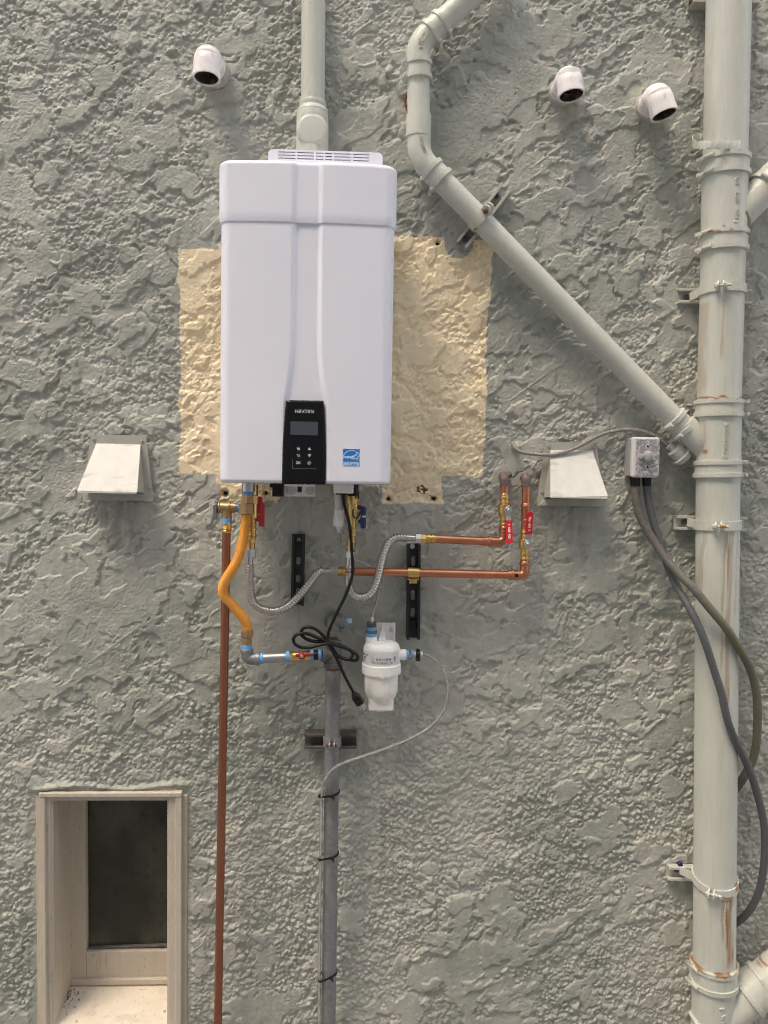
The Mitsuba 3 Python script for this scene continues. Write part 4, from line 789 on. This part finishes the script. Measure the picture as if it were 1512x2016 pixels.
# ------------------------------------------------------------------ dryer vent hoods
def vent_hood(label, FLG, HOODT, HOODB, dep, screws, tongue):
    v = thing('dryer_vent_hood', label, 'vent hood', 'dryer vent hoods')
    c = [W(*p, .018) for p in FLG]; o = c[3]
    sh = Polygon([((q - o)[0], (q - o)[2]) for q in c]); n0, n1 = tongue
    L, R_ = (c[3] - o), (c[2] - o)
    nt = Polygon([(L[0] + .000 - .002, L[2] + .006), (n0, .022), (n0 - .002, .026), (L[0] - .02, .05)]) if False else None
    part(v, 'flange', extrude(sh, .003, o), 'mat_flange')
    t0, t1 = W(*HOODT[0], .024), W(*HOODT[1], .024); b0, b1 = W(*HOODB[0], dep), W(*HOODB[1], dep)
    tb0, tb1 = t0.copy(), t1.copy(); bb0, bb1 = b0.copy(), b1.copy(); bb0[1] = bb1[1] = -.021; tb0[1] = tb1[1] = -.021
    th = .0016
    # hood skin: front plate and two cheeks, open below
    off = OUT * th
    part(v, 'hood', cat(loft([[t0, b0, b0 - off, t0 - off], [t1, b1, b1 - off, t1 - off]]), loft([[t0, b0, b0 - Z * .004, t0], [t1, b1, b1 - Z * .004, t1]]) if False else cbox((b0 + b1) / 2 - Z * .0025 - OUT * .0012, (b1[0] - b0[0] - .002, .005, .0018), .0004)), 'mat_hood', False)
    ins = X * .0010
    for (t, b, bb, s) in ((t0, b0, bb0, 1), (t1, b1, bb1, -1)):
        q = [t + s * ins, b + s * ins + Z * .0006 - OUT * .001, bb + s * ins + np.array([s * .0, 0, -.004])]; p = [a + X * s * th for a in q]
        part(v, 'cheek', tm(q + p, [[0, 1, 2], [3, 5, 4], [0, 3, 4], [0, 4, 1], [1, 4, 5], [1, 5, 2], [2, 5, 3], [2, 3, 0]]), 'mat_flange', False)
    zc = (b0[2] + bb0[2]) / 2
    part(v, 'damper', cbox(((t0[0] + t1[0]) / 2, -.036, b0[2] + .030), (abs(t1[0] - t0[0]) * .80, .024, .004), .001), 'mat_dark_brown')
    part(v, 'lower_lip', extrude(Polygon([(L[0] + .004, .001), (R_[0] - .004, .001), (R_[0] - .022, .020), (L[0] + .022, .020)]), .010, o + OUT * .0035), 'mat_flange', False)
    for s in screws:
        part(v, 'screw', cat(cyl(W(*s, .020), W(*s, .0235), .0052, 16, r2=.0045), cyl(W(*s, .0235), W(*s, .0245), .0026, 4)), 'mat_zinc', 30)
vent_hood('pale metal dryer vent hood on the left, apart from all pipes', [(179.5, 855.5), (287.6, 857.5), (303, 985), (163, 984.6)], [(189.5, 873), (276.5, 875)], [(151.5, 966), (270, 968.8)], .10, [(185.5, 866), (280.5, 869), (294.5, 958.5)], (.02, .02))
vent_hood('pale metal dryer vent hood on the right, under the thin armoured cable', [(1072.8, 870.8), (1174.4, 870.8), (1188, 995.4), (1056, 995.4)], [(1083.6, 886), (1166, 886)], [(1083.5, 978.5), (1197, 977)], .10, [(1080.5, 879.5), (1168.3, 879.5), (1067.3, 969.3)], (.02, .02))

# ------------------------------------------------------------------ PVC vent elbows at the top
def vent_elbow(label, wall, bend, mouth, r_px=25.0, dw=.10, dm=.105):
    v = thing('plastic_vent_elbow', label, 'vent elbow', 'plastic vent elbows'); r = r_px * S(dw)
    a, b, c = W(*wall, -.01), W(*bend, dw), W(*mouth, dm); path = fillet([a, b, c], .030, 16)
    up = tube(path, r, 40, caps=False); inn = tube(path, r - .004, 40, caps=False); inn.invert()
    t = unit(path[-1] - path[-2]); d, e1, e2 = axes(t); th = np.arange(40) * 2 * np.pi / 40
    rim_o = path[-1] + (np.cos(th)[:, None] * e1 + np.sin(th)[:, None] * e2) * (r + .0012) + t * .0008; rim_i = path[-1] + (np.cos(th)[:, None] * e1 + np.sin(th)[:, None] * e2) * (r - .0035) + t * .0008; rim_in = rim_i - t * .06
    sock = loft([rim_o - t * .016 - (rim_o - path[-1]) * .02, rim_o - t * .015, rim_o - t * .001, rim_o, rim_i, rim_in], False)
    part(v, 'elbow', cat(up, sock), 'mat_pvc', 45)
    part(v, 'bore', cat(lathe(path[-1] - t * .046, t, [(0, r - .0034), (.004, r - .0034)], 40), loft([rim_i - t * .003 - (rim_i - path[-1]) * .012, rim_i - t * .045 - (rim_i - path[-1]) * .012], False)), 'mat_dark_brown', 45)
    ws = unit(path[1] - path[0]); part(v, 'collar', lathe(a + ws * .004, ws, [(0, r + .012), (.022, r + .008), (.028, r + .004), (.038, r + .0035), (.040, r)], 40), 'mat_collar', 45)
vent_elbow('pinkish white plastic vent elbow at the upper left, opening downwards', (425, 152), (407.5, 109), (406.5, 154))
vent_elbow('pinkish white plastic vent elbow at the upper right, left of the pair', (1103, 193), (1121, 151), (1125, 188))
vent_elbow('pinkish white plastic vent elbow next to the soil stack, right of the pair', (1271, 222), (1296, 184), (1308, 226))

# ------------------------------------------------------------------ drain pipes
def coupling(parent, A, B, r, screws=(), ribs=True):
    A, B = np.asarray(A), np.asarray(B); d = unit(B - A); L = np.linalg.norm(B - A); n = 240
    c = part(parent, 'coupling', tube(np.linspace(A, B, 6), r + .0035, n, wob=(lambda th: .0062 * np.sin(th * 60) * (np.sin(th * 3) > .1)) if ribs else None), 'mat_stack', 40)
    w = min(.0135, L * .26)
    for i, o in enumerate((w / 2 + .0005, L - w / 2 - .0005)):
        q = A + d * o; m = [lathe(q - d * w / 2, d, [(0, r + .003), (.0006, r + .0076), (w - .0006, r + .0076), (w, r + .003)], 56)]
        for a in screws:
            _, e1, e2 = d, *(lambda e2: (np.cross(e2, d), e2))(unit(OUT - d * (OUT @ d)))
            rd = math.cos(a) * e1 + math.sin(a) * e2; tn = -math.sin(a) * e1 + math.cos(a) * e2
            m += [cyl(q + rd * (r + .008) - tn * .014, q + rd * (r + .008) + tn * .012, .0058, 12), cyl(q + rd * (r + .008) + tn * .012, q + rd * (r + .008) + tn * .017, .0044, 6), cbox(q + rd * (r + .0092) + tn * .026, (w * .72, .026, .0024), .0005, (d, tn, rd))]
        part(c, 'band', cat(*m), 'mat_stack', 35)
    return c
DD, SR, BR = .062, .0565, .0298
st = thing('soil_stack', 'large painted soil stack with banded couplings and rust streaks, at the right edge', 'drain pipe')
cen = [(0, 1433.5), (270, 1428.8), (500, 1423.6), (830, 1414.3), (1000, 1412.8), (1400, 1409.8), (1700, 1407.5), (2016, 1405)]
AX = .078
def sc(y): return W(np.interp(y, [c[0] for c in cen], [c[1] for c in cen]), y, AX)
SEG = [(-60, 332, 'pipe'), (332, 478, 'wye'), (478, 804, 'pipe'), (804, 923, 'wye'), (923, 1925, 'pipe'), (1925, 2090, 'wye')]
segk = []
for a, b, n_ in SEG:
    a_, b_ = sc(max(a, 0)) + (Z * .085 if a < 0 else 0), sc(min(b, 2016)) - (Z * .10 if b > 2016 else 0)
    segk.append(part(st, n_, cyl(a_, b_, SR + (.0016 if n_ == 'wye' else 0), 64), 'mat_stack', 35))
SCL, SCR = math.radians(172), math.radians(12)
def coup(y0, y1, ang): coupling(st, sc(y0), sc(y1), SR + .001, (ang,))
coup(311, 352, math.radians(152)); coup(458, 499, math.radians(152)); coup(787, 822, math.radians(8)); coup(906, 940, math.radians(14)); coup(1893, 1936, math.radians(165))
# wye branches
b1a, b1b = W(1452, 425, AX), W(1560, 316, AX)
part(segk[1], 'branch', cyl(b1a, b1b, .0425, 48), 'mat_stack', 35)
coupling(st, W(1501, 376, AX), W(1560, 316, AX), .0425, (math.radians(60),))
b3a, b3b = W(1402, 2014, AX), W(1470, 1961, AX)
part(segk[5], 'branch', cyl(b3a + (b3a - b3b) * .3, b3b, .054, 56), 'mat_stack', 35)
coupling(st, W(1468, 1962, AX), W(1508, 1931, AX), .0545, ())
part(st, 'branch_pipe', cyl(W(1500, 1937, AX), W(1600, 1858, AX), .0545, 48), 'mat_stack', 35)
part(segk[3], 'branch', cat(cyl(W(1412, 905, AX), W(1345, 836, DD + .004), BR + .004, 44)), 'mat_stack', 35)
# cast lettering
def cast(parent, s, px, y, h_px, up=True, ang=None):
    o = sc(y); dx = W(px, y, .13)[0] - o[0]; r = SR + .0016
    m = text(s, h_px * S(.13) * 1.1, .0030, True); v = np.asarray(m.vertices); ph = math.asin(np.clip(dx / (SR + .002), -1, 1)); sg = 1 if up else -1
    th = ph - sg * v[:, 1] / r; rr = r - .0004 + v[:, 2]
    part(parent, 'cast_lettering', tm(np.stack([o[0] + rr * np.sin(th), o[1] - rr * np.cos(th), o[2] + sg * v[:, 0]], 1), m.faces), 'mat_stack', False)
def cast_bar(parent, px, y, w=11, h=4):
    o = sc(y); dx = W(px, y, .13)[0] - o[0]; ph = math.asin(np.clip(dx / SR, -1, 1)); n = np.array([math.sin(ph), -math.cos(ph), 0]); tg = np.array([math.cos(ph), math.sin(ph), 0])
    part(parent, 'cast_bar', cbox(o + n * (SR + .002), (w * S(.13), h * S(.13), .004), .001, (tg, Z, n)), 'mat_stack')
for s, y in (('US', 372.5), ('E80', 402.5), ('4X4', 434.5)): cast(segk[1], s, 1448.5, y, 7.0, False)
cast_bar(segk[1], 1449, 352); cast_bar(segk[1], 1446.5, 449.5)
cast(segk[3], 'CHINA', 1428, 852.5, 7.0); cast(segk[3], '(CCWCO)', 1427, 881, 7.5); cast_bar(segk[3], 1430, 827, 11, 4); cast_bar(segk[3], 1426.5, 899, 11, 4)
cast(segk[5], 'WYE  B4', 1422, 1992, 8.0, False); cast_bar(segk[5], 1420, 1959)
# the smaller branch
br_ = thing('waste_branch_pipe', 'narrower painted waste pipe bending at the top and running diagonally down to the stack', 'drain pipe')
pA = [W(958, -37, DD), W(842, 70, DD)]; p0 = W(823, 87, DD)
Q1, Q2, Q3 = W(822.5, 84, DD), W(825, 300, DD), W(1374, 873, DD + .003)
n0 = W(1010, -85, DD)
def seg(a, b, t0, t1): return a + (b - a) * t0, a + (b - a) * t1
part(br_, 'pipe', cyl(n0, W(862, 51, DD), BR, 44), 'mat_paint', 35)
part(br_, 'elbow', tube(fillet([W(880, 35, DD), W(822.5, 87, DD), W(823, 138, DD)], .075, 14), BR + .0012, 44), 'mat_paint', 40)
part(br_, 'pipe', cyl(W(823, 138, DD), W(824.8, 262, DD), BR, 44), 'mat_paint', 35)
part(br_, 'elbow', tube(fillet([W(824.6, 240, DD), W(825.3, 310, DD), W(868, 354, DD)], .075, 14), BR + .0012, 44), 'mat_paint', 40)
part(br_, 'pipe', cyl(W(862, 347.5, DD), W(1348, 846, DD + .003), BR, 44), 'mat_paint', 35)
coupling(br_, W(843, 69, DD), W(871, 43.5, DD), BR, (math.radians(170),), True)
coupling(br_, W(822.8, 121, DD), W(823.6, 160, DD), BR, (math.radians(165),))
part(br_, 'repair_sleeve', lathe(W(824.3, 226, DD), -Z, [(0, BR), (.001, BR + .0032), (.060, BR + .0036), (.0615, BR)], 44), 'mat_paint', 35)
coupling(br_, W(846, 331, DD), W(872, 358, DD), BR, (math.radians(178),))
coupling(br_, W(1324, 821, DD + .003), W(1350, 848, DD + .003), BR, (math.radians(150),))
part(br_, 'rust_hook', tube(spline([W(800, 190, .02), W(797, 196, .03), W(800, 210, .03), W(804, 222, .025)]), .003, 8), 'mat_rusty')
def lay(s, pts, h):
    """cast lettering along a path on the front of the branch"""
    m = text(s, h * 1.15, .0030, True); v = np.array(m.vertices); P = spline(pts, .002); L = length(P); x = (v[:, 0] - v[:, 0].min()); x = x / x.max() * L[-1]
    c = np.stack([np.interp(x, L, P[:, i]) for i in range(3)], 1); t = np.stack([np.interp(x, L, np.gradient(P, axis=0)[:, i]) for i in range(3)], 1); t /= np.linalg.norm(t, axis=1, keepdims=True)
    up = np.cross(np.broadcast_to(OUT, t.shape), t); rr = BR + .0005
    ph = v[:, 1] / rr
    part(br_, 'cast_lettering', tm(c + up * (np.sin(ph) * rr)[:, None] + OUT * ((np.cos(ph) * rr + v[:, 2])[:, None]), m.faces), 'mat_paint', False)
lay('MILWCO', [W(826.5, 276, DD), W(828.5, 292, DD), W(834.5, 308, DD)], .009)
lay('1/8', [W(826, 108, DD), W(826, 88, DD)], .011)
part(br_, 'cast_mark', extrude(affinity.rotate(affinity.scale(Point(0, 0).buffer(.0125), .50, 1).difference(affinity.scale(Point(0, 0).buffer(.0095), .42, .95)), -25, origin=(0, 0)), .003, W(834, 72.5, DD + BR - .0005)), 'mat_paint')
part(br_, 'cast_bar', pbox(821, 110, 832, 114, DD + BR - .004, DD + BR + .002, .0008), 'mat_paint')

# top vent pipe above the heater
vp = thing('vent_pipe', 'painted vent pipe coming straight down to the wall above the heater', 'pipe')
VD = .045
part(vp, 'pipe', cyl(W(617, -40, VD), W(616, 212, VD), .0315, 44), 'mat_paint', 35)
part(vp, 'coupling', cat(lathe(W(615.8, 200, VD), -Z, [(0, .0315), (.002, .0350), (.010, .0365), (.014, .0352), (.018, .0352), (.024, .0405), (.030, .0420), (.032, .0395)], 44)), 'mat_paint', 40)
part(vp, 'elbow', cat(lathe(W(615.5, 214, VD), -Z, [(0, .036), (.012, .041), (.03, .0425), (.16, .0432)], 44), lathe(W(615, 258, VD + .030), OUT, [(0, .042), (.009, .041), (.0125, .038), (.0145, .030), (.015, .0001)], 44)), 'mat_paint', 40)

# ------------------------------------------------------------------ pipe brackets
def bracket(label, y, x0, x1, cz0, ydiff=0, gap=math.radians(55), w=.024, drop=None, bolt='mat_paint', tip=None, w_ch=.040, dep=.021, ystrap=None):
    b = thing('pipe_bracket', label, 'pipe bracket', 'wall brackets of the pipes')
    part(b, 'channel', channel(W(x0, y, .008), W(x1, y + ydiff, .008), w_ch, dep), 'mat_paint')
    part(b, 'anchor', cat(cyl(W(x0 + 20, y, .011), W(x0 + 20, y, .018), .0075, 6), cyl(W(x0 + 20, y, .018), W(x0 + 20, y, .020), .0035)), 'mat_strut_grey', 30)
    ys = y if ystrap is None else ystrap; c = sc(ys)
    clamp(b, c, sc(ys - 10) - sc(ys + 10), SR + .001, w, gap, 'mat_stack', bolt, drop, ear=.017, bolt_len=.042, phase_sweep=(-.7, np.pi + .75))
    e1 = -1
    c0 = W(x0 + 28, ys, .024); e = c + np.array([-SR * .985, -.0, 0]) + (drop(np.pi) * Z if drop else 0)
    part(b, 'strap_arm', strip(W(x0 + 27, y, .030), e + X * .004, w, .0028, up=np.array([-1, -.6, 0])), 'mat_stack')
    return b
bracket('painted pipe bracket high on the stack, its bolt sticking out to the right', 585, 1331, 1473, 0, 2, math.radians(62), .0235, ystrap=573)
bracket('painted pipe bracket on the stack beside the junction box cables, bolt tip rusty', 1028, 1326, 1464, 0, 3, math.radians(66), .0245, ystrap=1033)
part([k for k in labels if 'bolt tip rusty' in labels[k].get('label', '')][0], 'rusty_bolt_tip', cyl(W(1429, 1036.5, .165), W(1418, 1036, .165), .0042, 14), 'mat_rust_bright')
b3 = bracket('lowest painted pipe bracket, its strap slipped down at the front above a long rust stain', 1713, 1311, 1455, 0, 4, math.radians(58), .0235, drop=lambda t: -.030 * (1 + math.sin(t)) / 2 * 1.0 + .004 * 0, ystrap=1719)
an = thing('wall_plug', 'small blue plastic wall plug just above the lowest pipe bracket', 'wall plug')
part(an, 'plug', lathe(W(1334, 1696, .002), OUT, [(0, .0055), (.016, .0058), (.019, .0075), (.022, .006), (.0225, .0001)], 14), 'mat_anchor')
# top of frame: strut shelf
tb = thing('pipe_bracket', 'painted strut bracket cut off by the top of the picture, left of the stack', 'pipe bracket', 'wall brackets of the pipes')
part(tb, 'channel', channel(W(1352, 6, .006), W(1482, 8, .006), .043, .040), 'mat_flange')
part(tb, 'brace', strip(W(1372, 2, .03), W(1384, -20, .05), .010, .004), 'mat_paint')
part(tb, 'rusty_nut', cyl(W(1361, 6, .014), W(1361, 6, .024), .008, 6), 'mat_rusty', 30)
ps = thing('perforated_strap', 'loose paint-crusted metal strap across the stack above the top coupling', 'strap')
P = [W(1386, 268, .02), W(1372, 271, .03), W(1363, 276, .045), W(1364, 282, .07), W(1372, 285.5, .10)] + [W(x, 285.5, .143) for x in (1392, 1420, 1459)]
P = spline(P, .004); t_, a_, b_ = frames(P); rs = np.random.default_rng(3); rows = []
for i, p in enumerate(P):
    hw = .0105 + .0012 * math.sin(i * 1.3) + rs.normal(0, .0007); o = unit(np.cross(t_[i], Z)); o = o if o @ OUT > 0 else -o; bmp = o * (.002 + abs(rs.normal(0, .0012)))
    rows.append([p - Z * hw, p - Z * hw + bmp, p + bmp * 1.4, p + Z * hw + bmp * .7, p + Z * hw])
part(ps, 'strap', loft(rows), 'mat_paint', 50)
# bracket of the diagonal branch
db = thing('pipe_bracket', 'tilted open strut bracket clamping the diagonal waste pipe beside the tan patch', 'pipe bracket', 'wall brackets of the pipes')
part(db, 'channel', channel(W(905, 489, .006), W(992, 377, .006), .0345, .036), 'mat_flange')
for q in ((978, 389), (917, 471)): part(db, 'anchor', cat(cyl(W(*q, .009), W(*q, .015), .0085, 20), cyl(W(*q, .015), W(*q, .019), .0045, 6)), 'mat_strut_grey', 30)
C = W(945, 432.5, DD); axd = W(862, 347.5, DD) - W(1348, 846, DD)
clamp(db, C, axd, BR + .001, .026, math.radians(118), 'mat_stack', 'mat_rusty', ear=.016, bolt_len=.034, phase_sweep=(-.5, np.pi + .5))

# ------------------------------------------------------------------ junction box and cables
jb = thing('junction_box', 'weathered grey switch box with a round knob, left of the soil stack', 'electrical box')
part(jb, 'box', pbox(1240, 862, 1297, 938, .012, .050, .002), 'mat_jgrey')
part(jb, 'cover', pbox(1247, 860, 1297.5, 940.5, .050, .072, .0045), 'mat_jbox_edge')
part(jb, 'plate', pbox(1253.5, 864.5, 1297, 938, .0722, .0735, .0007), 'mat_jbox')
kc = W(1275, 900, .0735); sh = affinity.scale(Point(0, 0).buffer(8.4 * S(.07)), 1, 1.45)
rows = [np.stack([kc[0] + np.array(affinity.scale(sh, f, f, origin=(0, 0)).exterior.coords)[:-1, 0], np.full(len(sh.exterior.coords) - 1, kc[1] - h_), kc[2] + np.array(affinity.scale(sh, f, f, origin=(0, 0)).exterior.coords)[:-1, 1]], 1) for f, h_ in ((1, 0), (1, .006), (.95, .010), (.80, .0135), (.5, .0155), (.02, .016))]
part(jb, 'knob', loft(rows), 'mat_jgrey', 40)
part(jb, 'toggle', cyl(W(1262.5, 899.5, .0735), W(1261, 899.5, .086), .0058), 'mat_jgrey')
for y in (879, 920): part(jb, 'hole_shade', cyl(W(1275, y, .0733), W(1275, y, .0741), .0030, 14), 'mat_hole_shade')  # flat dark discs painted as shaded holes in the plate
c1 = thing('flexible_conduit', 'mossy ribbed grey conduit from the junction box, the outer one bowing furthest right', 'conduit', 'conduits from the junction box')
part(c1, 'connector', cat(cyl(*P2(1250, 938, 947, .045), 11 * S(.045), 8), cyl(*P2(1250, 946, 957, .045), 9.5 * S(.045))), 'mat_black', 30)
K1 = [(1250, 952, .045), (1252.5, 985, .048), (1261, 1019, .052), (1280, 1053, .06), (1304, 1090, .08), (1332, 1125, .11), (1362, 1155, .14), (1396, 1196, .156), (1427, 1233, .156), (1454, 1274, .14), (1477.5, 1318, .115), (1489, 1362, .10), (1491.5, 1400, .09), (1490, 1450, .075), (1483, 1492, .06), (1469, 1522, .05), (1450, 1552, .035), (1430, 1578, .015)]
part(c1, 'conduit', corrug([W(*g) for g in K1], 8.5 * S(.08), .0010, .0066, 18, .0012), 'mat_conduit_moss', True)
c2 = thing('flexible_conduit', 'smooth grey conduit from the junction box, crossing in front of the stack and curling back', 'conduit', 'conduits from the junction box')
part(c2, 'connector', cat(cyl(*P2(1273, 938, 947, .04), 9.5 * S(.045), 8), cyl(*P2(1273, 946, 957, .04), 8.5 * S(.045))), 'mat_black', 30)
K2 = [(1272.6, 952, .04), (1277, 988, .042), (1287, 1030, .046), (1301, 1072, .055), (1315, 1116, .07), (1332, 1154, .09), (1355, 1193, .125), (1376, 1234, .15), (1393, 1278, .158), (1407, 1323, .158), (1421, 1368, .158), (1430, 1409, .154), (1440, 1440, .145), (1457, 1476, .125), (1478, 1522, .105), (1493, 1571, .09), (1503.5, 1620, .08), (1506, 1669, .072), (1503, 1711, .065), (1492.5, 1760, .055), (1475, 1793, .045), (1450, 1817, .03), (1420, 1835, .015)]
part(c2, 'conduit', tube(spline([W(*g) for g in K2], .006), 7.5 * S(.08), 18), 'mat_conduit', True)
ac = thing('armoured_cable', 'thin spiral armoured cable arching over the right-hand dryer vent to the stack', 'cable')
K3 = [(1009, 872, .004), (1013, 880, .02), (1022, 888, .03), (1045, 893, .036), (1081, 895.5, .038), (1115, 889, .036), (1146, 875.5, .034), (1176, 859, .032), (1207, 849, .032), (1238, 845.6, .034), (1268, 849.6, .04), (1290, 858, .045), (1306, 870, .048), (1319, 881, .05)]
part(ac, 'cable', corrug([W(*g) for g in K3], 4.3 * S(.04), .0021, .0068, 14, .0009), 'mat_armour', True)
cf = thing('conduit_fitting', 'painted cylindrical conduit fitting tucked under the wye beside the junction box', 'conduit fitting')
a, b, c_ = W(1315, 876, .05), W(1324.5, 882.5, .05), W(1342, 898, .046); d_ = unit(c_ - b)
part(cf, 'neck', cyl(a, b + d_ * .004, 8.2 * S(.05), 28), 'mat_paint')
part(cf, 'body', lathe(b, d_, [(0, .010), (.0008, .0205), (.003, .0225), (.026, .0232), (.028, .0225)], 36), 'mat_paint', 35)
part(cf, 'flange', lathe(b + d_ * .0275, d_, [(0, .026), (.0008, .032), (.0035, .032), (.005, .026), (.018, .024)], 36), 'mat_paint', 35)
sp = thing('bent_screw', 'short bent screw poking out of the wall left of the branch wye', 'screw')
part(sp, 'screw', tube(spline([W(1323, 872, .0), W(1326, 869, .03), W(1331, 862.5, .045)]), .0022, 8), 'mat_black')
